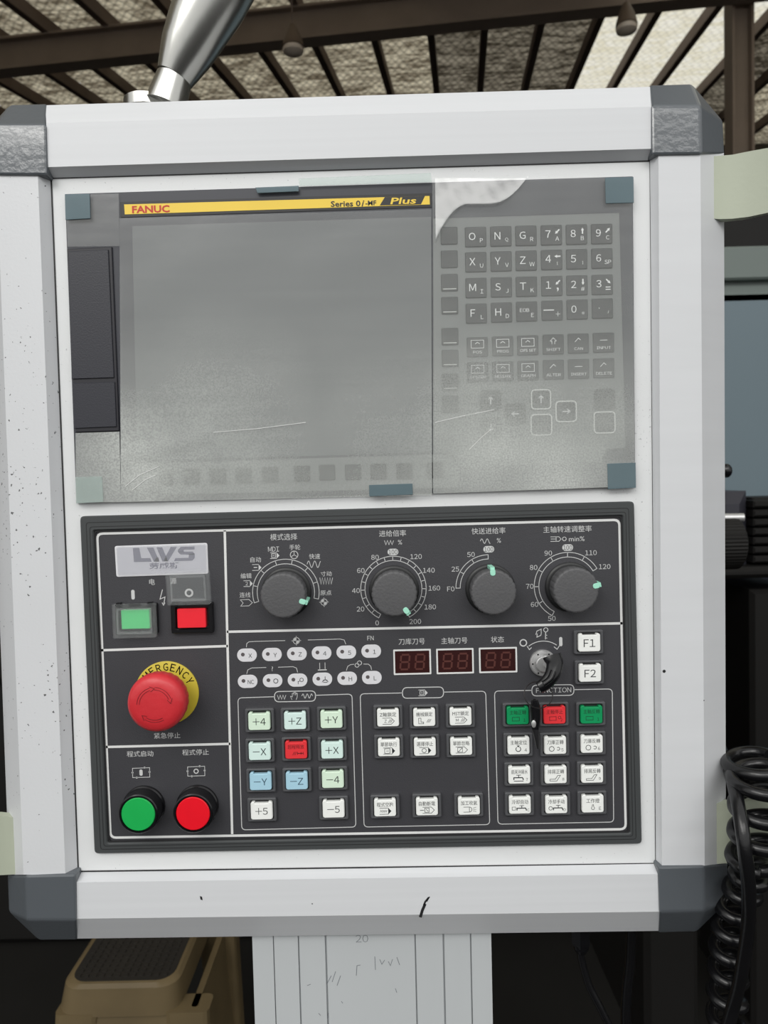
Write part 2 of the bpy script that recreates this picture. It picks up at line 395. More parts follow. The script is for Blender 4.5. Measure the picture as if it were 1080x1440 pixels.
def put_text(mb, body, u, v, h, ht, wd=None, bold=0.01, rot=0, shear=0.0):
    vs, fs, w0, h0 = text_mesh(body, bold, shear)
    s = ht/h0; sx = wd/w0 if wd else s; ca, sa = math.cos(rot), math.sin(rot)
    mb.add([uvh(u+x*sx*ca-y*s*sa, v+x*sx*sa+y*s*ca, h) for x, y in vs], fs)
def ptext(mb, body, px, py, hpx, wpx=None, h=1.0, bold=0.012, rot=0, shear=0.0):
    k = .5*(D-h*.001)/.52
    u, v = UV(px, py, h); put_text(mb, body, u, v, h, hpx*k, wpx*k if wpx else None, bold, rot, shear)

# ------------------------------------------------------------------ the hall (setting)
mb = M(); mb.box(-14, 14, -14, 16, -.1, 0)
struct(mk('floor', mb, FLOORM))
mb = M(); mb.box(-14, 14, 16, 16.2, 0, 9.5)
struct(mk('wall_back', mb, mat('grey_hall_wall', (88, 86, 80), .8, var=.2, scale=1)))
hallm = mat('dim_side_wall', (96, 94, 88), .85, var=.2, scale=1)
mb = M(); mb.box(-9.2, -9, -1, 16, 0, 9.5); struct(mk('wall_left', mb, hallm))
mb = M(); mb.box(11, 11.2, -1, 16, 0, 9.5); struct(mk('wall_right', mb, hallm))
zb = 6.4
def at_z(px, py, z):
    d = ray(px, py); return Vector((0, -D, H))+d*((z-H)/d.z)
A, B = at_z(0, 104, zb), at_z(1080, -6, zb)
cdir = (B-A).normalized(); ddir = ray(650, 490).normalized()
nrm = cdir.cross(ddir).normalized();
if nrm.z < 0: nrm = -nrm
org = A+Vector((0, 0, .55))
def on_roof(px, py):
    d = ray(px, py); c0 = Vector((0, -D, H)); return c0+d*((org-c0).dot(nrm)/d.dot(nrm))
ceil_o = struct(link('ceiling', None, None, (A+B)/2+Vector((0, 0, .5))))
rx = [-500, -400, -290, -170, -62, 30, 130, 235, 330, 420, 515, 602, 683, 765, 848, 925, 1005, 1095, 1190, 1290, 1400]
raf = [on_roof(x, 0) for x in rx]
for i, p in enumerate(raf):
    mb = M(); wv = cdir*.045; dn = -nrm*.16
    a0, a1 = p-ddir*9, p+ddir*8.5
    mb.add([a0-wv, a0+wv, a0+wv+dn, a0-wv+dn, a1-wv, a1+wv, a1+wv+dn, a1-wv+dn], [(0,1,2,3),(7,6,5,4),(0,4,5,1),(1,5,6,2),(2,6,7,3),(3,7,4,0)])
    mb.v = [tuple(Vector(v)-WL[ceil_o.name]) for v in mb.v]
    mk('rafter', mb, RUSTD, ceil_o, WL[ceil_o.name])
for i in range(len(raf)-1):
    mb = M(); p, q = raf[i]+nrm*.02, raf[i+1]+nrm*.02; nn = 220; rows = []
    for k in range(nn+1):
        s_ = -9+17.5*k/nn; am = .022*math.sin(2*PI*s_/.30)
        for pt in (p, (p+q)/2, q): rows.append(tuple(pt+ddir*s_+nrm*(am+random.uniform(-.006, .006))-WL[ceil_o.name]))
    mb.add(rows, [(k*3+j, k*3+j+1, k*3+j+4, k*3+j+3) for k in range(nn) for j in (0, 1)])
    sky = i in (14, 15, 16)
    lab = 'translucent daylight roof sheet' if sky else None
    mk('roof_sheet', mb, SKYL if sky else (FOILD if i in (11, 12, 13, 17) else FOIL), ceil_o, WL[ceil_o.name], smooth=True, label=lab)
# big cross beam (I-section) below the rafters
def isec(a, b, up, side, hh, ww, tf, tw):
    mb = M()
    def bar(u0, u1, s0, s1):
        v = []
        for e in (a, b):
            v += [e+up*u0+side*s0, e+up*u0+side*s1, e+up*u1+side*s1, e+up*u1+side*s0]
        mb.add(v, [(3,2,1,0),(4,5,6,7),(0,1,5,4),(1,2,6,5),(2,3,7,6),(3,0,4,7)])
    bar(0, tf, -ww/2, ww/2); bar(hh-tf, hh, -ww/2, ww/2); bar(tf, hh-tf, -tw/2, tw/2); return mb
side = Vector((0, 0, 1)).cross(cdir).normalized()
struct(mk('trim_1', isec(A-cdir*4, B+cdir*5, Vector((0, 0, 1)), side, .38, .2, .03, .03), RUST)).name = 'trim_1'
bp_ = at_z(1040, 215, 3.1); bp_ = Vector((0, -D, H))+ray(1040, 215)*8.2
mbc = M(); mbc.box(bp_.x-.10, bp_.x+.10, bp_.y-.02, bp_.y+.02, 0, zb+.6); mbc.box(bp_.x-.12, bp_.x-.09, bp_.y-.10, bp_.y+.10, 0, zb+.6); mbc.box(bp_.x+.09, bp_.x+.12, bp_.y-.10, bp_.y+.10, 0, zb+.6)
struct(mk('trim_2', mbc, RUST))

def lampz(px, py, dist, label):
    c = Vector((0, -D, H))+ray(px, py)*dist
    k = dist/F
    t = thing('high_bay_lamp', label, 'lamp', c, 'bell lamps under the roof beam')
    def zl(prof, n=24):
        mb = M(); mb.rings([[(r*k*math.cos(2*PI*i/n), r*k*math.sin(2*PI*i/n), z*k) for i in range(n)] for r, z in prof]); return mb
    mk('lamp_shade', zl([(15, -6), (14, 0), (11, 10), (7, 19), (5, 24), (1, 25)]), LAMPB, t, c, smooth=True)
    mk('lamp_lens', zl([(13.5, -6.5), (15, -9), (14, -13), (8, -16), (1, -17)]), LENS, t, c, smooth=True)
    mk('suspension_rod', zl([(1, 24), (1, 75)], 8), RUSTD, t, c)
lampz(412, 60, 7.3, 'bell-shaped brown lamp hanging at the roof beam near the steel arm')
lampz(881, 30, 6.6, 'bell-shaped brown lamp hanging at the beam left of the bright roof lights')

# ------------------------------------------------------------------ background machines
def Q(px, py, dist): return Vector((0, -D, H))+ray(px, py)*(dist/ray(px, py).y)
def wbox(x0, y0, x1, y1, dist, deep, ch=.004):
    a, b = Q(x0, y0, dist), Q(x1, y1, dist); mb = M(); c = (a+b)/2
    mb.cbox(a.x-c.x, b.x-c.x, 0, deep, b.z-c.z, a.z-c.z, ch); return mb, Vector((c.x, a.y, c.z))
b0 = Q(1180, 700, 2.3); t = thing('machine_enclosure', 'blue-grey machine tool cabinet standing behind the console at right', 'machine', (b0.x, b0.y, 0))
def wpart(name, px, dist, deep, m_, par, ch=.004, label=None):
    mb, c = wbox(*px, dist, deep, ch); return mk(name, mb, m_, par, c, label=label)
wpart('upper_rail', (880, 350, 1500, 381), 2.27, .3, TEALG, t, .006)
wpart('dark_gap_panel', (880, 300, 1500, 351), 2.4, .3, DARKM, t)
wpart('gap_strip', (880, 380, 1500, 392), 2.33, .3, DARKM, t)
wpart('window_band', (880, 391, 1500, 413), 2.3, .3, TEALG, t)
wpart('door_panel', (880, 415, 1500, 712), 2.3, .3, BLUEG, t, .008)
wpart('door_seam', (880, 412, 1500, 416), 2.32, .25, DARKM, t)
wpart('plinth', (880, 711, 1500, 1580), 2.36, .5, NAVY, t)
b0 = Q(1070, 700, 1.7); t = thing('milling_machine', 'dark milling machine with grey motor and handwheel behind console right edge', 'machine', (b0.x, b0.y, 0)); mill = t
wpart('motor_housing', (990, 692, 1058, 802), 1.75, .25, GREYM, t, .03)
wpart('motor_mount', (960, 800, 1130, 812), 1.72, .3, DARKM, t, .01)
wpart('stand', (1056, 830, 1130, 1700), 1.75, .3, DARKM, t, .01)
for k in range(7): wpart('cooling_slat', (1060, 704+13*k, 1140, 712+13*k), 1.75, .18, DARKM, t, .004)
wpart('slat_backing', (1058, 700, 1140, 800), 1.8, .14, DARKM, t)
# handwheel and lever seen past the console edge
wpart('saddle', (900, 640, 985, 1500), 1.22, .5, DARKM, mill, .01)
c = Q(1012, 764, 1.2)
mb = M(); n = 90; kk = 1.2/F
mb.rings([[(x*kk, r*kk*(1+(.025 if i % 2 else 0))*math.cos(2*PI*i/n), r*kk*(1+(.025 if i % 2 else 0))*math.sin(2*PI*i/n)) for i in range(n)] for x, r in ((-16, 30), (-14, 36), (22, 36), (26, 30))])
t = mk('handwheel', mb, DARKM, mill, c, label='knurled handwheel')
mb = M(); tube(mb, [(-6*kk, 0, 36*kk), (30*kk, -.01, 36*kk)], 6*kk, 16); mk('grip_pin', mb, CHR, t, c, smooth=True)
mb = M(); tube(mb, [(-60*kk, .03, 0), (-14*kk, 0, 0)], 9*kk, 16); mk('wheel_shaft', mb, DARKM, t, c, smooth=True)
c = Q(1021, 662, 1.2)
mb = M(); kk = 1.1/F; mb.rings([[(9*kk*math.sin(PI*j/10)*math.cos(2*PI*i/20), 9*kk*math.sin(PI*j/10)*math.sin(2*PI*i/20), 11*kk*math.cos(PI*j/10)) for i in range(20)] for j in range(1, 10)])
t = mk('lever_knob', mb, BLK, mill, c, smooth=True)
mb = M(); tube(mb, [(-6*kk, 0, 0), (-80*kk, .05, -.02)], 3*kk, 10); mk('lever_rod', mb, BLK, t, c, smooth=True)
# dark machine bed filling the gloom below and left
t = thing('machine_bed', 'black oily machine bed in the gloom behind the stool', 'machine', (-.6, 1.9, 0))
mb = M(); mb.cbox(-2.4, .6, 1.6, 2.3, 0, .82, .03); mk('bed_casting', mb, DARKM, t)
mb = M(); mb.cbox(-2.5, .65, 1.55, 2.35, .8, .95, .02); mk('slideway', mb, DARKM, t)
# plastic stool
sz = .45; sy0, sy1 = .78, 1.06
t = thing('plastic_stool', 'cream plastic stool with grimy dimpled seat below console at lower left', 'stool', (-.49, .92, 0))
def zring(x0, x1, y0, y1, z, r=.035, n=5):
    return [(x, y, z) for x, y in rr(x1-x0, y1-y0, r, n, (x0+x1)/2, (y0+y1)/2)]
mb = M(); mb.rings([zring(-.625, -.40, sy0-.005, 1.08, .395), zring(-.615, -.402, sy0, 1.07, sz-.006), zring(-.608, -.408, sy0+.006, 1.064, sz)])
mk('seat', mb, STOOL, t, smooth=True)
mb = M()
for i in range(12):
    for j in range(19):
        x, y = -.594+i*.0145, sy0+.022+j*.0138; mb.box(x, x+.0085, y, y+.008, sz, sz+.0025)
g = mk('seat_dimples', mb, STOOLG, t); g['kind'] = 'stuff'
mb = M(); mb.rings([zring(-.602, -.414, sy0+.012, 1.055, sz-.002, .03), zring(-.602, -.414, sy0+.012, 1.055, sz+.0008, .03)]); mk('seat_grime', mb, STOOLG, t)
for sx in (0, 1):
    for sy in (0, 1):
        x0 = -.645 if sx == 0 else -.40; y0 = .755 if sy == 0 else 1.03
        xt = x0+(.02 if sx == 0 else -.025); yt = y0+(.02 if sy == 0 else -.02)
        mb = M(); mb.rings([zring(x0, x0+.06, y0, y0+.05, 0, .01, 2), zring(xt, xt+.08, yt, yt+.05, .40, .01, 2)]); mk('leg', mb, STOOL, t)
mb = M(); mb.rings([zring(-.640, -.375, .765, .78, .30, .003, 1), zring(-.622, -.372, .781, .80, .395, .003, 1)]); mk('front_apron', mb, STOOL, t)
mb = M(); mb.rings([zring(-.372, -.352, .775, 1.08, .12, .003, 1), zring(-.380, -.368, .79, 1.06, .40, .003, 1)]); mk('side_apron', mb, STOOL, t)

# ------------------------------------------------------------------ console housing
base = Vector((0, .045, P(515, 1315, 0).z))
hs = thing('control_console_housing', 'pale aluminium framed console housing with dark grey corner caps', 'console', base)
def from_pts(rings_px, loop_caps=True):
    """rings of (px, py, h) -> prism, coordinates from the console origin"""
    mb = M(); mb.rings([[tuple(P(a, b, h)-O) for a, b, h in r] for r in rings_px]); return mb
def rail(a, b, h_in, horizontal, back=-90):
    # a, b: end sections as four px points seam, inner-front, outer-front, outer edge
    rings = []
    for s_ in (a, b):
        v = [P(*s_[0], 0), P(*s_[1], 8), P(*s_[2], 8), P(*s_[3], -8)]
        e = v[3].copy(); e.y = -back*.001; q = v[0].copy(); q.y = -back*.001
        rings.append([tuple(x-O) for x in v+[e, q]])
    mb = M(); mb.rings(rings); return mb
mk('frame_rail', rail([(67, 251), (66, 235), (65, 173), (64, 148)], [(921, 226), (919, 209), (918, 150), (916, 122)], 0, 1), ALUH, hs, O)
mk('frame_rail', rail([(103, 1227), (104, 1241), (105, 1292), (106, 1320)], [(927, 1214), (928, 1229), (929, 1282), (930, 1309)], 0, 1), ALUH, hs, O)
mk('frame_rail', rail([(70.5, 240), (53, 240), (-5, 240), (-24, 240)], [(110, 1230), (92, 1230), (33, 1230), (13, 1230)], 0, 0), ALUL, hs, O, label='rail flecked with dark specks')
mk('frame_rail', rail([(913.5, 215), (926, 215), (985, 215), (1018, 215)], [(922, 1220), (931, 1220), (991, 1220), (1021, 1220)], 0, 0), ALU, hs, O)
def corner(front, outline, inner):
    mb = M()
    f = [P(a, b, 10) for a, b in front]; o_ = [P(a, b, -8) for a, b in outline]; n = len(outline)
    bk = [Vector((p.x, .094, p.z)) for p in o_]; ib = Vector((f[0].x, .094, f[0].z))
    # front: inner corner, along edge one, outer corner, along edge two   outline: end one, chamfer one, chamfer two, end two
    V_ = [tuple(x-O) for x in f+o_+bk+[ib]]
    F_ = [(0, 1, 2, 3), (1, 4, 5, 2), (2, 5, 6), (2, 6, 7, 3), (4, 8, 9, 5), (5, 9, 10, 6), (6, 10, 11, 7), (0, 3, 7, 11, 12), (0, 12, 8, 4, 1), (8, 12, 11, 10, 9)]
    mb.add(V_, F_)
    me = mesh('corner_cap', mb); me.materials.append(CAP)
    if inner: me.materials.append(CAPG); me.polygons[0].material_index = 1
    ob = mk('corner_cap', me, CAP, hs, O); bv = ob.modifiers.new('edge', 'BEVEL'); bv.width = .0016; bv.segments = 2; bv.limit_method = 'ANGLE'; bv.angle_limit = .35
    return ob
corner([(917, 217.5), (916, 149), (985, 149), (986, 217)], [(914, 119.5), (973, 117.5), (1017, 170), (1019, 217)], 1)
corner([(926, 1219), (927, 1283), (991, 1281), (990, 1217)], [(926, 1312), (980, 1310.5), (1023, 1268), (1024, 1214)], 0)
corner([(106, 1229.5), (108, 1294), (38, 1294), (36, 1231)], [(109, 1322), (55, 1322.5), (12, 1282), (10, 1231)], 0)
corner([(66, 246), (65, 176), (-6, 176), (-4, 246)], [(65.5, 145.5), (14, 147), (-30, 196), (-30, 246)], 1)
# face plate + back
mb = M(); mb.rings([[tuple(P(a, b, 0)-O+Vector((0, dy, 0))) for a, b in ((70, 249), (916, 224), (924, 1218), (108, 1229))] for dy in (0.002, 0)])
mk('face_plate', mb, PLATE, hs, O, label='recessed brushed face plate')
mb = M(); mb.rings([[tuple(P(a, b, -8)-O+Vector((0, dy, 0))) for a, b in ((-20, 155), (1012, 128), (1016, 1300), (20, 1314))] for dy in (.078, .082)])
mk('back_panel', mb, ALU, hs, O)
# dark seams between plate and rails
mb = M(); q = UVs([(72, 250.5), (914.5, 226), (922.5, 1214.5), (110, 1225.5)], .3); ribbon(mb, q, 1.1, .3, True); mk('seam_gasket', mb, GASKET2, hs, O)
mb = M()
for pts, wd in (([(603, 1262), (598, 1268), (596, 1273)], 1.3), ([(598, 1271), (594, 1280), (591, 1290)], 2.0), ([(604, 1261), (600, 1268)], .7)): ribbon(mb, UVs(pts, 8.15), wd, 8.15)
mk('scuff_mark', mb, SCUFF, hs, O); mb = M()
poly(mb, UVs([(281, 1260), (284, 1261), (285, 1266), (282, 1265)], 8.15), 8.15)
mk('scuff_mark', mb, SCUFF, hs, O); mb = M()
disc(mb, *UV(934, 944, 8.15), 1.1, 8.15); mk('scuff_mark', mb, SCUFF, hs, O); mb = M(); disc(mb, *UV(439, 1271, 8.15), .4, 8.15); mk('scuff_mark', mb, SCUFF, hs, O); mb = M(); disc(mb, *UV(990, 985, 8.15), .4, 8.15)
mk('scuff_mark', mb, SCUFF, hs, O)
# side handles: bowed grey-green straps
def strap(pts_px, hlist, y0, y1, sgn):
    """horizontal strap following px x positions; y0/y1 = top and bottom pixel at each"""
    rings = []
    for (x, h, a, b) in pts_px:
        t_, b_2 = P(x, a, h)-O, P(x, b, h)-O
        rings.append([tuple(t_), tuple(b_2), tuple(b_2+Vector((-.001*sgn, .006, 0))), tuple(t_+Vector((-.001*sgn, .006, 0)))])
    mb = M(); mb.rings(rings); return mb
upr = [(998, -1, 220, 307), (1012, -1, 219, 308), (1030, 2, 217.5, 307.5), (1052, 7, 213, 305), (1080, 15, 208, 299), (1115, 25, 200, 290), (1150, 31, 194, 283), (1176, 28, 190, 280)]
mk('side_handle', strap(upr, 0, 0, 0, 1), BRK, hs, O, smooth=True)
lwr = [(1004, -1, 1130, 1215), (1020, -1, 1130, 1214), (1042, 3, 1128, 1216), (1065, 9, 1124, 1220), (1100, 20, 1122, 1226), (1150, 31, 1120, 1228), (1176, 28, 1120, 1228)]
mk('side_handle', strap(lwr, 0, 0, 0, 1), BRK, hs, O, smooth=True)
lwl = [(28, -1, 1151, 1229), (14, -1, 1149, 1230), (-6, 3, 1147, 1231), (-40, 12, 1146, 1234), (-90, 26, 1146, 1240), (-122, 24, 1146, 1240)]
mk('side_handle', strap(lwl, 0, 0, 0, -1), BRK, hs, O, smooth=True)
a_, b_3 = P(1172, 190, 26)-O, P(1172, 1228, 26)-O
mb = M(); tube(mb, [a_, a_.lerp(b_3, .5), b_3], .009, 14); mk('handle_grip', mb, BLK, hs, O, smooth=True)
a_, b_3 = P(-118, 200, 24)-O, P(-118, 1240, 24)-O
mb = M(); tube(mb, [a_, a_.lerp(b_3, .5), b_3], .009, 14); mk('handle_grip', mb, BLK, hs, O, smooth=True)
lul = [(-21, -1, 225, 318), (-36, 1, 225, 318), (-70, 12, 222, 318), (-122, 24, 218, 316)]
mk('side_handle', strap(lul, 0, 0, 0, -1), BRK, hs, O, smooth=True)
# cable gland under the housing
gc = P(817, 1320, -40)
mb = M()
def zl6(prof, n, sq=None): return [[(r*math.cos(2*PI*i/n+.2)*.001, r*math.sin(2*PI*i/n+.2)*.001, z*.001) for i in range(n)] for r, z in prof]
mb.rings(zl6([(7.6, 16), (7.6, -2), (6.6, -5)], 6)); mb.rings(zl6([(6.2, -4), (6, -7), (4.2, -10.5)], 24))
mk('cable_gland', mb, BLK, hs, gc)

# ------------------------------------------------------------------ support arm on top
ac = P(207, 147, -48)
ta = thing('support_arm', 'polished steel tube arm rising from the console top left', 'arm', ac)
mb = M(); n = 36; mb.rings([[(r*.001*math.cos(2*PI*i/n), r*.001*math.sin(2*PI*i/n), z*.001) for i in range(n)] for r, z in ((17, -6), (17, 1.6), (16, 2.4))])
mk('mounting_disc', mb, STEEL, ta, ac, smooth=True)
k48 = (D+.048)/F
def armpt(px, py, h=-48): return P(px, py, h)-ac
mb = M(); a0 = armpt(233, 150, -42); a1 = armpt(245, 110, -42)
tube(mb, [a0, a0.lerp(a1, .5), a1], [28*k48, 25.5*k48, 23.5*k48], 36); mk('arm_collar', mb, STEEL, ta, ac, smooth=True)
mb = M(); ctr = [(245.3, 109.5), (251, 97), (262, 72), (276, 42), (297, 0), (340, -85), (400, -205), (470, -345)]; rad = [24.2, 28, 35, 40, 46, 49, 50, 50]
tube(mb, [armpt(a, b, -42) for a, b in ctr], [r*k48 for r in rad], 40); mk('arm_tube', mb, STEEL, ta, ac, smooth=True)
mb = M(); e0 = armpt(470, -345, -42); tube(mb, smooth_path([e0-Vector((0, 0, .01)), e0+Vector((.02, .01, .06)), e0+Vector((.03, .02, .3)), e0+Vector((.03, .02, .9))], 5), .027, 24); mk('arm_elbow', mb, STEEL, ta, ac, smooth=True)

# ------------------------------------------------------------------ support column below
tp = P(523, 1305, -30); zt = tp.z+.012; lx, rx_ = P(355, 1316, -14).x, P(691, 1316, -14).x
ct = thing('support_column', 'wide ribbed aluminium column under the console with faint pencil marks', 'column', ((lx+rx_)/2, .03, 0))
xs = [P(x, 1330, -14).x for x in (355, 384, 385.5, 419, 421, 457, 459.5, 583, 585, 622.5, 625, 661, 663, 691)]
mb = M(); prof = []
for i, x in enumerate(xs):
    prof.append((x, .014))
    if 0 < i < len(xs)-1 and i % 2 == 1: prof += [(x, .0165), (xs[i+1], .0165)]
prof += [(xs[-1], .060), (xs[0], .060)]
mb.rings([[(x, y, z) for x, y in prof] for z in (0, zt)])
mk('column_profile', mb, COLM, ct)
mb = M(); hq = -13.9
ptext(mb, '20', 509, 1320, 11, 18, hq, -.012)
for s_ in ([(501, 1372), (502, 1358), (507, 1357)], [(527, 1345), (528, 1364)], [(534, 1349), (537, 1356), (541, 1350)], [(546, 1352), (549, 1358), (552, 1349)], [(558, 1346), (562, 1357)],
           [(432, 1386), (437, 1384)], [(460, 1383), (466, 1372)], [(467, 1381), (472, 1366)], [(474, 1386), (479, 1372)], [(480, 1408), (482, 1411)], [(448, 1425), (451, 1428)], [(461, 1432), (462, 1425)], [(556, 1390), (558, 1396)]):
    ribbon(mb, UVs(s_, hq), .45, hq)
mk('pencil_mark', mb, PENC, ct, O)

# ------------------------------------------------------------------ cables
def cable(name, label, pts, r, m_=CABLE, cat='cable', k=8):
    path = smooth_path(pts, k); c = path[-1]; mb = M(); tube(mb, [p-c for p in path], r, 12); o = mk(name, mb, m_, None, c, smooth=True); return tag(o, label, cat)
cable('power_cable', 'thin black cable curving down out of the gland under the console', [P(815, 1328, -40), P(818, 1350, -40), P(828, 1385, -38), P(843, 1415, -36), P(858, 1445, -34), P(885, 1500, -30), P(915, 1580, -40)], .0029)
cable('hanging_cable', 'straight black cable hanging behind the console beneath its lower rail', [P(888, 1290, -78), P(886, 1350, -78), P(881, 1400, -78), P(880, 1460, -78), P(882, 1600, -78)], .0042)
cable('bowed_cable', 'smooth black cable bowing down in front of the coiled cord at right', [P(1008, 1040, -60), P(1020, 1068, -30), P(1032, 1105, 20), P(1041, 1150, 42), P(1048, 1200, 50), P(1053, 1255, 46), P(1051, 1310, 34), P(1042, 1370, 24), P(1031, 1415, 14), P(1020, 1460, 10), P(1000, 1560, 0)], .0046)
axis = smooth_path([P(1052, 1066, -4), P(1064, 1092, 20), P(1067, 1130, 28), P(1066, 1175, 28), P(1061, 1215, 24), P(1046, 1250, 8), P(1032, 1284, 0), P(1026, 1330, -6), P(1023, 1390, -10), P(1022, 1450, -10), P(1020, 1560, -10)], 24)
dl = [0]
for i in range(1, len(axis)): dl.append(dl[-1]+(axis[i]-axis[i-1]).length)
hel = []; pitch = .0182; N_ = 1100
for i in range(N_):
    s_ = dl[-1]*i/(N_-1); j = next((q_ for q_ in range(1, len(dl)) if dl[q_] >= s_), len(dl)-1); f_ = (s_-dl[j-1])/max(1e-9, dl[j]-dl[j-1]); c = axis[j-1].lerp(axis[j], f_)
    a = 2*PI*s_/pitch; ra = .0155 if s_ < .085 else .0105
    hel.append(c+Vector((ra*math.cos(a), ra*math.sin(a), .0015*math.cos(a))))
mb = M(); cc = hel[-1]; tube(mb, [p-cc for p in hel], .0044, 10)
tag(mk('coiled_cord', mb, CABLE, None, cc, smooth=True), 'glossy black coiled cord hanging beside the console at lower right', 'cord')

# ------------------------------------------------------------------ display unit
du = thing('display_unit', 'grey display and keypad unit under scratched film in upper console', 'display', P(500, 697, 0))
mb = M(); slab(mb, UVs([(91, 272.5), (890, 247.5), (893.5, 685), (107, 707.5)][::-1], 3), 0, 3, .5); mk('display_bezel', mb, DISP, du, O)
mb = M(); slab(mb, UVs([(186, 318), (606, 305), (608, 636), (193, 648)][::-1], 3.3), 2.9, 3.3); mk('screen', mb, SCRN, du, O)
mb = M(); slab(mb, UVs([(609, 307), (871, 299), (880, 630), (853, 632), (846, 650), (645, 656), (636, 636), (611, 637)][::-1], 3.5), 2.9, 3.5, .2); kp = mk('keypad_plate', mb, DKEYP, du, O)
mb = M(); slab(mb, UVs([(187, 652), (634, 638), (645, 655), (645, 686), (232, 696)][::-1], 3.5), 2.9, 3.5, .2); mk('softkey_plate', mb, DKEYP, du, O)
mb = M()
ribbon(mb, UVs([(609, 307), (871, 299), (880, 630), (853, 632), (846, 650), (645, 656)], 3.6), .35, 3.6); ribbon(mb, UVs([(187, 652), (634, 638), (645, 655), (645, 686), (232, 696)], 3.6), .35, 3.6)
mk('plate_outline', mb, DISP, du, O)
# name strip
sq = [(168.5, 284), (607, 271.5), (607.5, 291), (170, 305.5)]
mb = M(); slab(mb, UVs(sq[::-1], 3.4), 2.9, 3.4); st = mk('name_strip', mb, BSTR, du, O)
mb = M(); poly(mb, UVs([(174.5, 287.5), (604, 275.5), (604.5, 287.5), (175.5, 301.5)], 3.55), 3.55); mk('strip_print', mb, YSTR, st, O, label='yellow strip ground')
mb = M(); ptext(mb, 'FANUC', 212, 294, 10, 52, 3.7, .03); mk('strip_lettering', mb, REDI, st, O, label='red lettering')
mb = M(); ptext(mb, 'Series 0', 486, 286.4, 8, 41, 3.7, .02); ptext(mb, 'i', 510.3, 285.9, 8, None, 3.7, .02, shear=.3); ptext(mb, '-MF', 521.5, 285.4, 6.6, 15, 3.7, .02)
poly(mb, UVs([(541, 277.3), (597.5, 275.7), (592, 287.2), (534, 288.9)], 3.65), 3.65); mk('strip_lettering', mb, BSTR, st, O, label='black lettering and slanted block')
mb = M(); ptext(mb, 'Plus', 567, 282.3, 9, 36, 3.8, .02, shear=.15); mk('strip_lettering', mb, YSTR, st, O, label='yellow lettering on the black block')
# card slot cover
mb = M(); slab(mb, UVs([(94, 350), (157, 347), (167.5, 606), (106, 608)][::-1], 4.5), 2.5, 4.5, .4); cv = mk('card_slot_cover', mb, CARDE, du, O, label='dark cover of the card slot at left')
mb = M(); slab(mb, UVs([(96, 353.5), (152, 351), (160, 531), (100.5, 533)][::-1], 5.5), 4, 5.5, .3); mk('cover_door', mb, CARD, cv, O)
mb = M(); slab(mb, UVs([(101.5, 539), (161, 537), (163.5, 600), (104, 602.5)][::-1], 5.5), 4, 5.5, .3); mk('cover_door', mb, CARD, cv, O)
# keys
def key_mesh(w_, h_, r=.9, t_=1.0):
    mb = M(); slab(mb, rr(w_, h_, r, 3), 0, t_, .35); me = mesh('key', mb); me.materials.append(DKEY); return me
KM = key_mesh(14.6, 13.6); KS = key_mesh(11.2, 11.0); KV = key_mesh(11.6, 11.8); KA = key_mesh(14.6, 14.6, 2.4)
def key(name, me, px, py, legend=None, edge=0):
    p = P(px, py, 4.6); p.y = -.0034; o = mk(name, me, None, du, p)
    if legend:
        mb = M(); legend(mb); mk('key_legend', mb, KLEG, o, (0, 0, 0), rel=True)
    if edge:
        mb = M(); s_ = edge; ribbon(mb, rr(s_, s_, 2.2, 3), .9, 1.05, True) if edge > 12 else ribbon(mb, [(-4.5, -4.4), (4.5, -4.4)], .5, 1.05)
        mk('key_edge', mb, DKEYL, o, (0, 0, 0), rel=True)
    return o
def two(big, small, ic=None):
    def f(mb):
        if big: put_text(mb, big, -2.4, .2 if not ic else .6, 1.1, 5.0 if big != '.' else .7, None, .0)
        if small: put_text(mb, small, 3.9, -2.6, 1.1, 2.8 if small not in '+*=/[]' else 2.2, None, .0)
        if ic:
            ang = math.radians(ic); ca, sa = math.cos(ang), math.sin(ang)
            g = [(-2, -.45), (.3, -.45), (.3, -1.1), (2.2, 0), (.3, 1.1), (.3, .45), (-2, .45)]
            poly(mb, [(4+x*ca-y*sa, 2.2+x*sa+y*ca) for x, y in g], 1.1)
    return f
LEG = [[('O', 'P'), ('N', 'Q'), ('G', 'R'), ('7', 'A', 225), ('8', 'B', 90), ('9', 'C', 45)],
       [('X', 'U'), ('Y', 'V'), ('Z', 'W'), ('4', '[', 180), ('5', ']'), ('6', 'SP', 0)],
       [('M', 'I'), ('S', 'J'), ('T', 'K'), ('1', ',', 225), ('2', '#', 270), ('3', '=', 315)],
       [('F', 'L'), ('H', 'D'), ('EOB', 'E'), ('-', '+'), ('0', '*'), ('.', '/')]]
cx6 = [668.9, 704.5, 739.8, 775.6, 811, 846.5]; ryl = [332.7, 368.2, 404.5, 440.5, 487.8, 523]; ryr = [328.5, 363, 400, 433.5, 481.5, 517.5]
def small_word(wd, icon):
    def f(mb):
        if icon == 'scr':
            ribbon(mb, [(-4.3, -.8), (4.3, -.8), (4.3, 4.6), (-4.3, 4.6)], .35, 1.1, True); ribbon(mb, [(-1.6, 2), (0, 3.2), (1.6, 2)], .4, 1.1)
        if icon == 'up': ribbon(mb, [(-1, 0), (-1, 2.2), (-2.2, 2.2), (0, 4.4), (2.2, 2.2), (1, 2.2), (1, 0)], .35, 1.1)
        if icon == 'dot': ribbon(mb, [(-2.5, 1), (0, 3.6), (1.5, 2.2)], .4, 1.1)
        if icon == 'bar': ribbon(mb, [(-2.6, 1.6), (2.6, 1.6)], .4, 1.1)
        put_text(mb, wd, 0, -3.6, 1.1, 1.9, min(11.0, 2.0*len(wd)), 0)
    return f
W5 = [('POS', 'scr'), ('PROG', 'scr'), ('OFS SET', 'scr'), ('SHIFT', 'up'), ('CAN', 'dot'), ('INPUT', 'bar')]
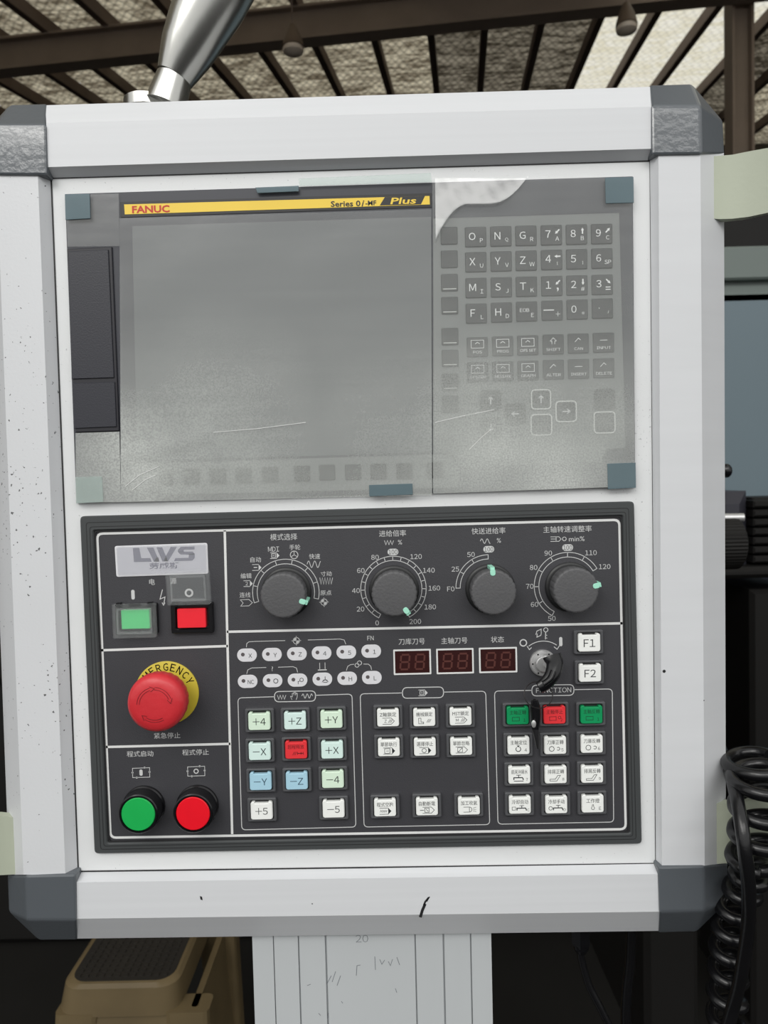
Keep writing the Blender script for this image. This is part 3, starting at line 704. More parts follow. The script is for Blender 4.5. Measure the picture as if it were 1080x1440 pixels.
W6 = [('SYSTEM', 'scr'), ('MESSAGE', 'scr'), ('GRAPH', 'scr'), ('ALTER', 'dot'), ('INSERT', 'bar'), ('DELETE', 'dot')]
for r in range(6):
    for c_ in range(6):
        px = cx6[c_]+(1.2 if r > 3 else 0)+r*.35; py = ryl[r]+(ryr[r]-ryl[r])*c_/5
        if r < 4:
            L_ = LEG[r][c_]
            if L_[0] == 'EOB':
                def leg(mb): put_text(mb, 'EOB', -1.5, .8, 1.1, 2.6, 6.5, 0); put_text(mb, 'E', 3.9, -2.6, 1.1, 2.8, None, 0)
            else: leg = two(L_[0], L_[1], L_[2] if len(L_) > 2 else None)
        else: leg = small_word(*(W5 if r == 4 else W6)[c_])
        key('address_key', KM, px, py, leg)
def arrow(dx, dy):
    def f(mb):
        ribbon(mb, [(-dx*2.6, -dy*2.6), (dx*2.6, dy*2.6)], .7, 1.1); ribbon(mb, [(dx*.6-dy*1.6, dy*.6-dx*1.6), (dx*2.8, dy*2.8), (dx*.6+dy*1.6, dy*.6+dx*1.6)], .5, 1.1)
    return f
for px, py, lg, e in ((689.9, 563.3, arrow(0, 1), 0), (690.5, 601, arrow(0, -1), 0), (724.9, 582, arrow(-1, 0), 0), (761, 561.5, arrow(0, 1), 13.2), (761.5, 597.3, None, 14.2), (796.3, 578.5, arrow(1, 0), 14), (850.6, 561.5, None, 0), (850.3, 594, None, 14.4)):
    key('cursor_key', KA, px, py, lg, e)
for i, py in enumerate((331, 364, 397, 429.4, 473, 503.6, 537, 568)): key('side_softkey', KV, 631.6+i*.3, py, None, 1 if i in (2, 3, 4, 5, 6) else 0)
for i, (px, py) in enumerate(((231, 671.5), (269, 670.3), (305.8, 670), (342.3, 668.5), (379.4, 667.6), (424.7, 666), (460, 664.5), (496.5, 664), (532.3, 663), (568.8, 662.3), (611.8, 661))): key('bottom_softkey', KS, px, py)
# film
ft = thing('protective_film', 'scratched dusty clear film stretched over the display and keypad', 'film', P(500, 697, 5))
def sheet(name, q, nx, ny, h, bump=None, lab=None):
    mb = M(); rows = []
    for j in range(ny+1):
        for i in range(nx+1):
            s_, t_ = i/nx, j/ny
            x = (q[0][0]*(1-s_)+q[1][0]*s_)*(1-t_)+(q[3][0]*(1-s_)+q[2][0]*s_)*t_; y = (q[0][1]*(1-s_)+q[1][1]*s_)*(1-t_)+(q[3][1]*(1-s_)+q[2][1]*s_)*t_
            hh = h+(bump(x, y) if bump else 0); v = P(x, y, h)-O; v.y = -hh*.001; rows.append(tuple(v))
    mb.add(rows, [(j*(nx+1)+i, j*(nx+1)+i+1, (j+1)*(nx+1)+i+1, (j+1)*(nx+1)+i) for j in range(ny) for i in range(nx)])
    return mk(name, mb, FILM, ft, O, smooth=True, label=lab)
fold_pts = [(618, 335), (622, 300), (640, 275), (668, 285), (700, 278), (730, 262), (745, 245)]
def seg_d(x, y):
    best = 1e9
    for a, b in zip(fold_pts, fold_pts[1:]):
        dx, dy = b[0]-a[0], b[1]-a[1]; t_ = max(0, min(1, ((x-a[0])*dx+(y-a[1])*dy)/(dx*dx+dy*dy))); best = min(best, math.hypot(x-a[0]-dx*t_, y-a[1]-dy*t_))
    return best
def bmp(x, y):
    ey = 291-46*(max(0, x-688)/56)**2+46*(max(0, 658-x)/42)**2      # lower edge of the crumpled corner
    k = max(0, min(1, (ey-y)/14+.5)); k = k*k*(3-2*k)*max(0, min(1, (y-248)/5))
    return .12*math.sin(x*.09+y*.03)
def bml(x, y): return .12*math.sin(x*.03+y*.05)+.9*math.exp(-(abs((y-640)*.9-(x-185)*-.22)/5)**2)*(1 if x < 300 else 0)
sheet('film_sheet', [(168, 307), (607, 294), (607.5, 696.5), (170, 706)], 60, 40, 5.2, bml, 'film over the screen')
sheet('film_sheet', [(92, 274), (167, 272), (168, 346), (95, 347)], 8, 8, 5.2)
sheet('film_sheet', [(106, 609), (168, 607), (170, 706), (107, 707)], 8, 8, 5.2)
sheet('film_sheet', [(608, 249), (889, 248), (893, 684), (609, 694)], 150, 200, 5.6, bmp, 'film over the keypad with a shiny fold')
# crumpled corner of a second film layer, its lower edge lifted towards the light
def ey_(x): return 291-46*(max(0, x-688)/56)**2+46*(max(0, 658-x)/42)**2
mb = M(); rows = []; nx, ny = 80, 30
for j in range(ny+1):
    for i in range(nx+1):
        x = 612+131*i/nx; t_ = j/ny; y = 250.5+(ey_(x)-250.5)*t_
        hh = 5.8+2.0*(y-250)/40*(1 if t_ < .93 else 1-(t_-.93)*8)+.30*math.sin(x*.07+y*.05+.8*math.sin(y*.05))+.04*math.sin(x*.31-y*.2)+random.uniform(-.012, .012)
        hh = max(hh, 5.45); v = P(x, y, 6)-O; v.y = -hh*.001; rows.append(tuple(v))
mb.add(rows, [(j*(nx+1)+i, j*(nx+1)+i+1, (j+1)*(nx+1)+i+1, (j+1)*(nx+1)+i) for j in range(ny) for i in range(nx)])
FOLD = FILM.copy(); FOLD.name = 'crumpled_film'
for n_ in FOLD.node_tree.nodes:
    if n_.type == 'MIX_SHADER' and not n_.inputs[0].is_linked: n_.inputs[0].default_value = .16
    if n_.type == 'BSDF_GLOSSY': n_.inputs['Roughness'].default_value = .27
    if n_.type == 'BUMP': n_.inputs['Strength'].default_value = .5
mk('film_fold', mb, FOLD, ft, O, smooth=True, label='crumpled shiny film corner')
for q in ([(176, 684), (196, 668), (223, 656)], [(186, 689), (205, 674), (219, 668)], [(612, 594), (650, 585), (695, 576)], [(300, 608), (360, 603), (430, 594)], [(660, 632), (676, 616), (690, 604)]):
    mb = M(); ribbon(mb, UVs(q, 5.7), .35, 5.7); mk('film_scratch', mb, WHITE, ft, O)
mb = M(); slab(mb, UVs([(420, 251), (606, 243), (607, 256), (421, 261.5)][::-1], 5.6), 5.3, 5.6); mk('film_overlap', mb, TAPEC, ft, O, label='pale film edge overlapping the face plate')
for q, m_ in (([(91, 273), (126, 272), (127, 307), (92, 309)], TAPE), ([(851, 249.5), (891, 248.5), (891.5, 285), (852, 286)], TAPE), ([(854, 652), (894, 650.5), (894.5, 686), (855, 688)], TAPE),
              ([(106, 671), (143, 670), (145, 706), (107, 708)], TAPEC), ([(359, 263.5), (420, 261), (420, 269), (362, 271.5)], TAPE), ([(519, 682), (580, 680), (580.5, 695.5), (519.5, 698)], TAPE)):
    mb = M(); slab(mb, UVs(q[::-1], 6), 5.4, 6, .15); mk('tape_piece', mb, m_, ft, O)

# ------------------------------------------------------------------ operator panel
op = thing('operator_panel', 'black operator panel of knobs and push buttons in lower console', 'panel', P(518, 1195, 0))
g0 = rnd_quad([(112, 726), (892, 705), (903, 1187), (132.5, 1201)], 3.5, 3); g1 = rnd_quad([(131, 746), (876, 725), (886.5, 1172), (151, 1186)], 3.5, 1.5)
mb = M(); frame(mb, g0, g1, 0, 3.5, .8); mk('panel_gasket', mb, GASKET, op, O)
mb = M()
for q in ([(121, 735), (884, 714.5), (894.5, 1180), (141.5, 1194.5)], [(126, 741), (880, 720), (890, 1176), (146, 1190)]): ribbon(mb, rnd_quad(q, 3.6, 2), .5, 3.6, True)
mk('gasket_groove', mb, GASKET2, op, O)
mb = M(); frame(mb, rnd_quad([(129, 744), (877, 723.5), (887, 1173), (149, 1187)], 2, 1.5), rnd_quad([(134, 748), (873, 727.5), (883, 1168.5), (154, 1183)], 2, 1.5), .5, 2.0); mk('inner_groove', mb, GASKET2, op, O)
mb = M(); slab(mb, rnd_quad([(131, 745), (876, 724.5), (886, 1172), (150, 1186)], .9, 1.5), 0, .9); fa = mk('fascia', mb, FASC, op, O)
HP = 1.05
mb = M(); ribbon(mb, rnd_quad([(136.5, 750.5), (871, 731), (880, 1166), (155.5, 1178)], HP, 4), 1.7, HP, True)
for a, b in (((316, 746), (326.5, 1173)), ((141.5, 914.5), (320.5, 908.5)), ((149, 1050.5), (324, 1046)), ((319, 888.5), (875.5, 876.5))): ribbon(mb, UVs([a, b], HP), 1.7, HP)
mk('section_border', mb, WHITE, fa, O)

def flush(n):
    global mb
    o = mk(n, mb, LINE, fa, O); mb = M()
    if n.startswith('printed'): o['kind'] = 'stuff'
    return o
mb = M()
def gbox(q, pill): # group outline with pill heading
    pts = rnd_quad(q, HP, 3, 5); y = lambda x: q[0][1]+(q[1][1]-q[0][1])*(x-q[0][0])/(q[1][0]-q[0][0])
    # rebuild open at the pill: start right of pill, run clockwise to left of pill
    n = len(pts); tl, tr, br, bl = pts[0:6], pts[6:12], pts[12:18], pts[18:24]
    path = [UV(pill[1], y(pill[1]), HP)]+tr+br+bl+tl+[UV(pill[0], y(pill[0]), HP)]
    ribbon(mb, path, .55, HP)
    pq = rnd_quad([(pill[0], pill[2]), (pill[1], pill[2]-1), (pill[1], pill[3]-1), (pill[0], pill[3])], HP, 3.4, 5); ribbon(mb, pq, .6, HP, True)
gbox([(334.5, 981.5), (495, 976), (500.5, 1163), (340, 1167)], (386, 443.7, 972.5, 987)); flush('group_outline')
gbox([(506.5, 975.7), (683, 972), (688.7, 1159.5), (512, 1163)], (566, 623.7, 967, 982)); flush('group_outline')
gbox([(695.4, 971.8), (861, 968.8), (863, 1156), (700.3, 1159)], (748, 807, 963.7, 978.7)); flush('group_outline')
# headings
T = lambda s, x, y, h_, w_=None, b=.0, r=0: ptext(mb, s, x, y, h_, w_, HP, b, r)
T('模式选择', 399, 755, 9.2, 38); T('进给倍率', 552, 750, 9, 38); T('快送进给率', 687, 746.5, 9, 47.5); T('主轴转速调整率', 798, 744, 9, 68)
T('MDI', 384.6, 772.2, 7, 15.5); T('手轮', 414.6, 769.6, 7.5, 15.5); T('自动', 359.5, 787, 7.5, 15); T('编辑', 346, 809.8, 7.5, 15.5); T('连线', 344.6, 836.6, 7.5, 15.5)
T('快速', 442.4, 782.4, 7.5, 15.5); T('寸动', 458.7, 806.8, 7, 15.5); T('原点', 458.4, 833.6, 7.2, 15.5)
for s, x, y in (('0', 530.3, 876), ('20', 507, 856.5), ('40', 500.5, 830.6), ('60', 507.4, 802.3), ('80', 527.4, 783.7), ('120', 585, 782.7), ('140', 603, 802), ('160', 610.7, 827), ('180', 605, 853.5), ('200', 584, 874),
                ('50', 662.3, 779.8), ('25', 640.3, 800.3), ('F0', 634, 828.2), ('50', 776, 869.7), ('60', 751.7, 850), ('70', 745, 824.5), ('80', 750.4, 798), ('90', 771, 777.8), ('110', 831, 777.3), ('120', 850.3, 796.8)):
    T(s, x, y, 7.0)
T('%', 562.5, 762.5, 6.5); T('%', 701.5, 760, 6.5); T('min%', 811, 757.7, 6.8, 22)
T('刀库刀号', 579, 902, 9, 37); T('主轴刀号', 638.8, 900.8, 9, 37); T('状态', 699.5, 899.2, 8.8, 18.5); T('FN', 521, 897.3, 6.2, 9)
T('紧急停止', 235, 1034.3, 8.4, 37.5); T('程式启动', 197, 1060, 8.4, 38); T('程式停止', 275, 1057.8, 8.4, 38); T('电', 213.7, 818.3, 8.5); T('源', 243.8, 817.2, 8.5); T('FUNCTION', 778.5, 970.5, 7, 50)
T('?', 383, 940.5, 6.5)
def rb(pts, wd=.4, closed=False): ribbon(mb, UVs(pts, HP), wd, HP, closed)
def zig(x, y, w_, a, n, ph=1): rb([(x-w_/2+w_*i/(2*n), y+(a if (i % 2) else -a)*ph) for i in range(2*n+1)])
def wav(x, y, w_, a, n): rb([(x-w_/2+w_*i/40, y-a*math.sin(2*PI*n*i/40)) for i in range(41)])
zig(547, 763, 13, 3, 3); wav(682.5, 761, 14, 3.2, 1.8); zig(458.7, 817, 18, 4.6, 5); wav(441.3, 793.5, 19, 4.6, 2.2); zig(396, 980.5, 12, 3, 3); wav(432, 978.8, 15, 3, 2.5)
rb(arc(0, 0, 1, 0, 1)) if 0 else None
flush('printed_lettering')
# spindle icon, small circle
rb([(774, 755), (786, 754.8), (789, 758), (786, 761.2), (774, 761.4)]); rb([(774.5, 758), (783, 758)]); rb([(782, 754.8), (782, 761.2)])
def circ(px, py, rmm, wd=.45): u, v = UV(px, py, HP); ribbon(mb, arc(u, v, rmm, 0, 345, 16), wd, HP, True)
circ(793.6, 757.8, 1.3)
# mode icons
circ(413.6, 780.3, 2.7); u, v = UV(413.6, 780.3, HP)
for a in (90, 210, 330): ribbon(mb, [(u, v), (u+2.6*math.cos(math.radians(a)), v+2.6*math.sin(math.radians(a)))], .4, HP)
def tagicon(x, y, inner):
    rb([(x-6, y-4), (x+3, y-4.2)]); rb([(x-6, y+4.2), (x+3, y+4)]); poly(mb, UVs([(x+3, y-4.2), (x+7, y), (x+3, y+4.2)], HP), HP)
    if inner == 'arrow': rb([(x-4, y), (x+1, y)], .6)
    if inner == 'box': rb([(x-4, y-2.5), (x+1.5, y-2.5), (x+1.5, y+2.5), (x-4, y+2.5)], .4, True); rb([(x-2.5, y), (x, y)])
    if inner == '2': T('2', x-1.5, y, 5)
tagicon(386, 781.3, 'box'); tagicon(360.7, 798, 'arrow'); tagicon(348.5, 820.7, '2')
rb([(338, 843.5), (350, 843), (355, 847.5), (350, 852), (338.5, 852.3), (342, 848)], .4, True)
rb([(595.5, 970), (595.5, 979)], .01) if 0 else None
tagicon(594.5, 974.3, 'box')
def target(px, py, r):
    u, v = UV(px, py, HP); ribbon(mb, arc(u, v, r, 0, 345, 20), .4, HP, True); disc(mb, u, v, r, HP, 8, 90, 180); disc(mb, u, v, r, HP, 8, 270, 360)
    for a, b in (((-r*1.45, 0), (r*1.45, 0)), ((0, -r*1.45), (0, r*1.45))): ribbon(mb, [(u+a[0], v+a[1]), (u+b[0], v+b[1])], .35, HP)
target(455.6, 846.7, 2.3); target(416.7, 901, 2.3)
flush('printed_symbols')
# dial scales
def dial(px, py, r0, r1, a0, a1, ticks):
    u, v = UV(px, py, HP); r0 *= .5; r1 *= .5
    path = arc(u, v, r0, a0, a1, 40)+arc(u, v, r1, a1, a0, 40); ribbon(mb, path, .45, HP, True)
    for a in ticks: ribbon(mb, [(u+r*math.cos(math.radians(a)), v+r*math.sin(math.radians(a))) for r in (r0, r1)], .45, HP)
    return u, v
dial(402, 833, 47, 40.5, -13, 197, [17, 47, 77, 107, 137, 167]); flush('dial_scale')
dial(553.3, 828, 46.2, 40.2, -62, 242, [90+15.2*k for k in range(-9, 10)]); flush('dial_scale')
dial(687.3, 826, 46.2, 40.2, 90, 180, [120, 150]); flush('dial_scale')
dial(798.7, 824, 47.5, 41, 30, 241, [60, 90, 120, 150, 180, 210]); flush('dial_scale')
for (x, y) in ((552.6, 776.2), (687.3, 772.4), (798.3, 770)):
    pass
# brackets above the lamps
rb([(346.5, 910), (347, 905), (350, 902.6), (358, 902), (401, 900.8)]); rb([(433, 900), (478, 898.6), (484, 900), (486.3, 906)])
rb([(347, 947.5), (348.5, 942), (354, 939.3), (374.5, 938.6)]); rb([(391, 938.3), (412, 937.5), (417, 939.5), (418.5, 945.5)])
rb([(487, 943), (489, 937), (493, 934.6), (498, 934)]); rb([(511, 933.8), (518, 934), (521.5, 937), (522.5, 942)])
circ(502, 935.5, 1.4); circ(505.5, 932.3, 1.5); rb([(449.5, 932), (449.7, 941)]); rb([(457, 931.7), (457.2, 941)]); rb([(447, 942.3), (459.5, 941.9)], .7)
flush('printed_brackets')
# key switch scale
u, v = UV(764, 934, HP); ribbon(mb, arc(u, v, 16.5, 54, 128, 20), .5, HP)
rb([(741, 908.5), (744.5, 913.5), (747.5, 910.5)], .5); rb([(779, 909.5), (783.5, 913), (787, 907.5)], .5)
circ(735.9, 904, 2.3, .8); poly(mb, rr(2.3, 6.6, 1.1, 4, *UV(788.6, 902.3, HP)), HP)
rb([(753.5, 892.5), (755, 887.5), (761, 884.7), (761, 889.5)], .5); rb([(761.5, 888.5), (760.5, 893.5), (755, 896), (755.5, 891)], .5); circ(767.5, 885.7, 1.5, .5); rb([(767.3, 889), (767, 899)], .6); rb([(767, 893), (769.5, 893.5)], .5); rb([(767, 897), (769.5, 897.4)], .5)
flush('key_switch_scale')
# power symbols
poly(mb, rr(2.4, 6.9, 1.1, 4, *UV(187, 836.3, HP)), HP); circ(265.8, 833.7, 2.4, 1.3)
rb([(228.5, 829), (225, 842.5), (232, 839.5), (230.3, 850)], .6); rb([(228, 847.5), (230, 851), (232, 847.5)], .6)
for x, y, o_ in ((198.3, 1086.5, 0), (275.8, 1084.5, 1)):
    rb([(x-12, y-6), (x+12, y-7), (x+12.3, y+6.3), (x-11.7, y+7)], .4, True)
    for dx, dy in ((-12, 0), (12, -1), (5, -7), (-6, 7)): disc(mb, *UV(x+dx, y+dy, HP), .75, HP, 8)
    if o_: circ(x, y, 1.5, .7)
    else: poly(mb, rr(2.3, 4.6, 1.1, 4, *UV(x, y, HP)), HP)
# hand symbol
rb([(410.5, 984), (408.5, 979), (411, 980), (411, 975), (413, 974.5), (413.4, 978), (413.6, 973.5), (415.4, 973.7), (415.6, 978), (416.5, 974.6), (418, 975), (418, 980), (416.5, 984)], .35)
flush('printed_legend')
# solid pills with a dark 100
mb = M()
for (x, y) in ((552.6, 776.2), (687.3, 772.4), (798.3, 770)): poly(mb, rr(7.6, 4.6, 2.2, 5, *UV(x, y, HP)), HP)
mk('legend_pill', mb, LINE, fa, O)
mb = M()
for (x, y) in ((552.6, 776.2), (687.3, 772.4), (798.3, 770)): ptext(mb, '100', x, y, 6.6, 12.5, HP+.05, .0)
mk('pill_lettering', mb, INK, fa, O)

# indicator lamps
LPM = M(); slab(LPM, rr(14, 9.4, 4.6, 6), 0, .35, .1); lpm = mesh('pill', LPM); lpm.materials.append(mat('indicator_foil', (222, 222, 226), .4))
LD = M(); disc(LD, -2.9, .5, 1.35, .42, 16); ldm = mesh('dot', LD); ldm.materials.append(mat('unlit_led', (96, 90, 92), .3))
rows = [[('X', 347.3, 921.3), ('Y', 382.4, 920.4), ('Z', 417.5, 919.5), ('4', 452.2, 918.3), ('5', 487, 917.2), ('1', 522, 915.8)], [('NC', 348.2, 958.3), ('o', 383.3, 957.3), ('p', 418.4, 956.5), ('y', 453.3, 955.2), ('H', 488.2, 954), ('L', 522.9, 952.9)]]
for rw in rows:
    for s, x, y in rw:
        p = P(x, y, 1.2); p.y = -.0009; o = mk('indicator_lamp', lpm, None, op, p); mk('led_dot', ldm, None, o, (0, 0, 0), rel=True)
        mb = M()
        if s == 'o': ribbon(mb, arc(2.3, -.2, 1.6, 0, 315, 7), .45, .42, True)
        elif s == 'p': ribbon(mb, arc(2.9, .2, 1.3, 0, 345, 10), .4, .42, True); ribbon(mb, [(1.8, -.6), (.4, -.9), (.4, -2.8)], .4, .42)
        elif s == 'y': ribbon(mb, [(2, 2), (2, -.3), (-.2, -2), (.8, -.6), (2, -.3), (4.2, -2), (3.2, -.6), (2, -.3)], .4, .42); ribbon(mb, [(.5, -2.2), (3.6, -2.2)], .4, .42)
        else: put_text(mb, s, 2.3, -.4, .42, 3.0, 4.4 if s == 'NC' else None, 0)
        mk('lamp_letter', mb, INK, o, (0, 0, 0), rel=True)

# tool number displays
for q in ([(553.5, 914.5), (605, 912.8), (606, 947), (554.5, 948.8)], [(613.8, 913.2), (665, 911.6), (666, 946), (615, 947.5)], [(673.7, 911.7), (726, 910), (727, 944.5), (675, 946)]):
    c = P((q[0][0]+q[2][0])/2, (q[0][1]+q[2][1])/2, HP); wd = (Vector(UV(*q[1]))-Vector(UV(*q[0]))).length; ht = (Vector(UV(*q[3]))-Vector(UV(*q[0]))).length
    c.y = -.0009; mb = M(); frame(mb, rr(wd+.6, ht+.6, .4, 2), rr(wd-1.6, ht-1.6, .3, 2), 0, .5); o = mk('digit_display', mb, WHITE, op, c)
    mb = M(); slab(mb, rr(wd-1.6, ht-1.6, .3, 2), -.2, .2); mk('display_window', mb, DRED, o, (0, 0, 0), rel=True)
    mb = M()
    for dx in (-5.2, 5.4):
        s7 = [((-2.6, 5.2), (2.6, 5.2)), ((-2.6, 0), (2.6, 0)), ((-2.6, -5.2), (2.6, -5.2)), ((-3, .6), (-3, 4.6)), ((3, .6), (3, 4.6)), ((-3, -4.6), (-3, -.6)), ((3, -4.6), (3, -.6))]
        for a, b in s7: ribbon(mb, [(dx+a[0]+a[1]*.1, a[1]), (dx+b[0]+b[1]*.1, b[1])], 1.25, .28)
    mk('digit_segments', mb, SEG, o, (0, 0, 0), rel=True)

# push buttons
bo = rr(20.6, 17, 1.2, 3); bi = rr(16.6, 14, 1.4, 3)
mb = M(); frame(mb, bo, bi, 0, 3.2, .6, 1.0); bzm = mesh('bezel', mb); bzm.materials.append(BEZ)
mb = M(); slab(mb, bi, .2, 1.2); wlm = mesh('well', mb); wlm.materials.append(WELL)
def cap_outline(w_=15.4, h_=12.8, r=1.6):
    b = rr(w_, h_, r, 4); n = 5
    tr, tl, bl, br = b[0:n], b[n:2*n], b[2*n:3*n], b[3*n:4*n]; y = h_/2
    notch = [(5.0, y), (4.8, y-1.1), (-4.8, y-1.1), (-5.0, y)]
    return tr+notch+tl+bl+br
CPM = {}
def cap_mesh(m_):
    if m_.name not in CPM:
        mb = M(); slab(mb, cap_outline(), .8, 4.6, .45); me = mesh('cap', mb); me.materials.append(m_); CPM[m_.name] = me
    return CPM[m_.name]
def L1(s, h_=4.9, w_=None, bold=.0):
    return lambda mb: put_text(mb, s, 0, -.3, 4.66, h_, w_, bold)
HT = 4.66
def R_(mb, pts, wd=.35, cl=False): ribbon(mb, pts, wd, HT, cl)
def tagk(mb, fill=True, x=0, y=-2.4):
    R_(mb, [(x-4, y+2.2), (x+2.2, y+2.2)]); R_(mb, [(x-4, y-2.2), (x+2.2, y-2.2)])
    if fill: poly(mb, [(x+2.2, y-2.4), (x+4.4, y), (x+2.2, y+2.4)], HT)
    else: R_(mb, [(x+2.2, y+2.2), (x+4.4, y), (x+2.2, y-2.2)])
def hatch(mb, x, y):
    for k in range(3): R_(mb, [(x+k*.9-1, y-1.2), (x+k*.9+.4, y+1.2)], .28)
def tap(mb, x=0, y=-2.6):
    R_(mb, [(x-3.4, y-1.6), (x-3.4, y), (x+2.6, y), (x+3.2, y-1), (x+3.2, y-1.8)], .7); R_(mb, [(x, y), (x, y+1.8)], .5); R_(mb, [(x-1.6, y+1.8), (x+1.6, y+1.8)], .4)
def ic(kind):
    def f(mb):
        y = -2.4
        if kind == 'z': tagk(mb, False); put_text(mb, 'Z', -1.8, y, HT, 2.2, None, 0); hatch(mb, 1, y)
        if kind == 'l': R_(mb, [(-4, y+2), (-4, y-2), (-.6, y-2), (-.6, y-.8), (-2.4, y-.8), (-2.4, y+2)], .35, True); hatch(mb, 2.6, y)
        if kind == 'm': tagk(mb, False); put_text(mb, 'M', -2.4, y, HT, 2.0, None, 0); hatch(mb, 1, y)
        if kind == 's': tagk(mb); R_(mb, [(-3, y-1.6), (.8, y-1.6), (.8, y+1.6), (-3, y+1.6)], .35, True); R_(mb, [(-2, y), (0, y)])
        if kind == 'c': tagk(mb); R_(mb, arc(-.6, y, 1.5, 0, 340, 12), .4, True)
        if kind == 'n': tagk(mb, False); R_(mb, [(-2.6, y-1.6), (.8, y-1.6), (.8, y+1.6), (-2.6, y+1.6)], .3, True); R_(mb, [(-2.4, y-1.6), (.8, y+1.6)])
        if kind == 'w': tagk(mb); R_(mb, [(-3.6+.7*i, y+(.8 if i % 2 else -.8)) for i in range(8)], .3)
        if kind == 'a': tagk(mb, False, .8); R_(mb, [(-5, y), (-2.2, y)], .45); R_(mb, [(-1.6, y-1.5), (1.4, y-1.5), (1.4, y+1.5), (-1.6, y+1.5)], .35, True); R_(mb, [(-.8, y+.8), (.8, y-.8)])
        if kind == 'b':
            R_(mb, [(-4, y+1.8), (.2, y+1.8)]); R_(mb, [(-4, y-1.8), (.2, y-1.8)]); R_(mb, arc(.2, y, 1.8, -90, 90, 8)); R_(mb, [(.2, y+1.8), (.2, y-1.8)])
            for dy in (-1.6, 0, 1.6): R_(mb, [(2.8, y+dy*.6), (5, y+dy)], .25)
        if kind == 'sp': R_(mb, [(-4, y-1.3), (1, y-1.3), (1, y+1.3), (-4, y+1.3)], .35, True); put_text(mb, '1', 4.6, y-.8, HT, 2.2, None, 0)
        if kind == 'sp0': R_(mb, [(-3.6, y-1.3), (1, y-1.3), (1, y+1.3), (-3.6, y+1.3)], .35, True); R_(mb, arc(3.4, y+.6, 1, 0, 340, 8), .3, True); put_text(mb, '2', 4.8, y-1.1, HT, 1.9, None, 0)
        if kind == 'o': R_(mb, arc(-.3, y, 1.7, -230, 60, 14), .5); poly(mb, [(-1.4, y+2.6), (.8, y+2.6), (-.3, y+1.2)], HT); put_text(mb, '4', 4.9, y-.8, HT, 2.2, None, 0)
        if kind in ('m5', 'm6'): R_(mb, arc(-2.6, y, 1.8, 0, 315, 7), .4, True); R_(mb, arc(2, y, 1.1, -140, 140, 8), .4); put_text(mb, kind[1], 4.9, y-.8, HT, 2.2, None, 0)
        if kind == 't7': tap(mb, -.6, y+.6); R_(mb, [(-4, y-1.9), (2.8, y-1.9)], .5); put_text(mb, '7', 5.2, y-.8, HT, 2.0, None, 0)
        if kind in ('c8', 'c9'): R_(mb, [(-4.2, y-2), (.6, y-2), (3.2, y+2), (1.4, y+2), (-.4, y-.7), (-4.2, y-.7)], .35, True); put_text(mb, kind[1], 5.2, y-.8, HT, 2.0, None, 0)
        if kind == 'tc': tap(mb, 1.2, y+.2); R_(mb, [(-5.6, y-1.1), (-3.2, y-1.1), (-3.2, y+1.1), (-5.6, y+1.1)], .3, True); put_text(mb, 'C', 5.8, y-1.2, HT, 1.9, None, 0)
        if kind == 'td': tap(mb, 1.2, y+.2); R_(mb, arc(-4.2, y, 1.3, 0, 340, 10), .35, True); put_text(mb, 'D', 5.8, y-1.2, HT, 1.9, None, 0)
        if kind == 'e': R_(mb, arc(0, y-.6, 1.1, -240, 60, 10), .35); R_(mb, [(-.5, y+.4), (-.4, y+1.8), (.4, y+1.8), (.5, y+.4)], .35); put_text(mb, 'E', 5, y-.8, HT, 2.2, None, 0)
        if kind == 'rel': hatch(mb, -1.6, y); R_(mb, [(1, y), (5, y)], .5); R_(mb, [(1, y+1), (1, y-1)], .4); R_(mb, [(3.5, y+1), (3.5, y-1)], .4); R_(mb, [(5, y+1), (5, y-1)], .4)
    return f
def L2(s, kind): 
    def f(mb): put_text(mb, s, 0, 2.3, HT, 3.1, 11.6 if len(s) > 3 else 9.4, .0); ic(kind)(mb)
    return f
def button(px, py, m_, leg, ink=INK, label=None):
    p = P(px, py, 5.5); p.y = -.0009
    o = mk('push_button', bzm, None, op, p); mk('button_well', wlm, None, o, (0, 0, 0), rel=True)
    c = mk('button_cap', cap_mesh(m_), None, o, (0, 0, 0), rel=True)
    if label: c['label'] = label
    mb = M(); leg(mb); mk('button_legend', mb, ink, o, (0, 0, 0), rel=True)
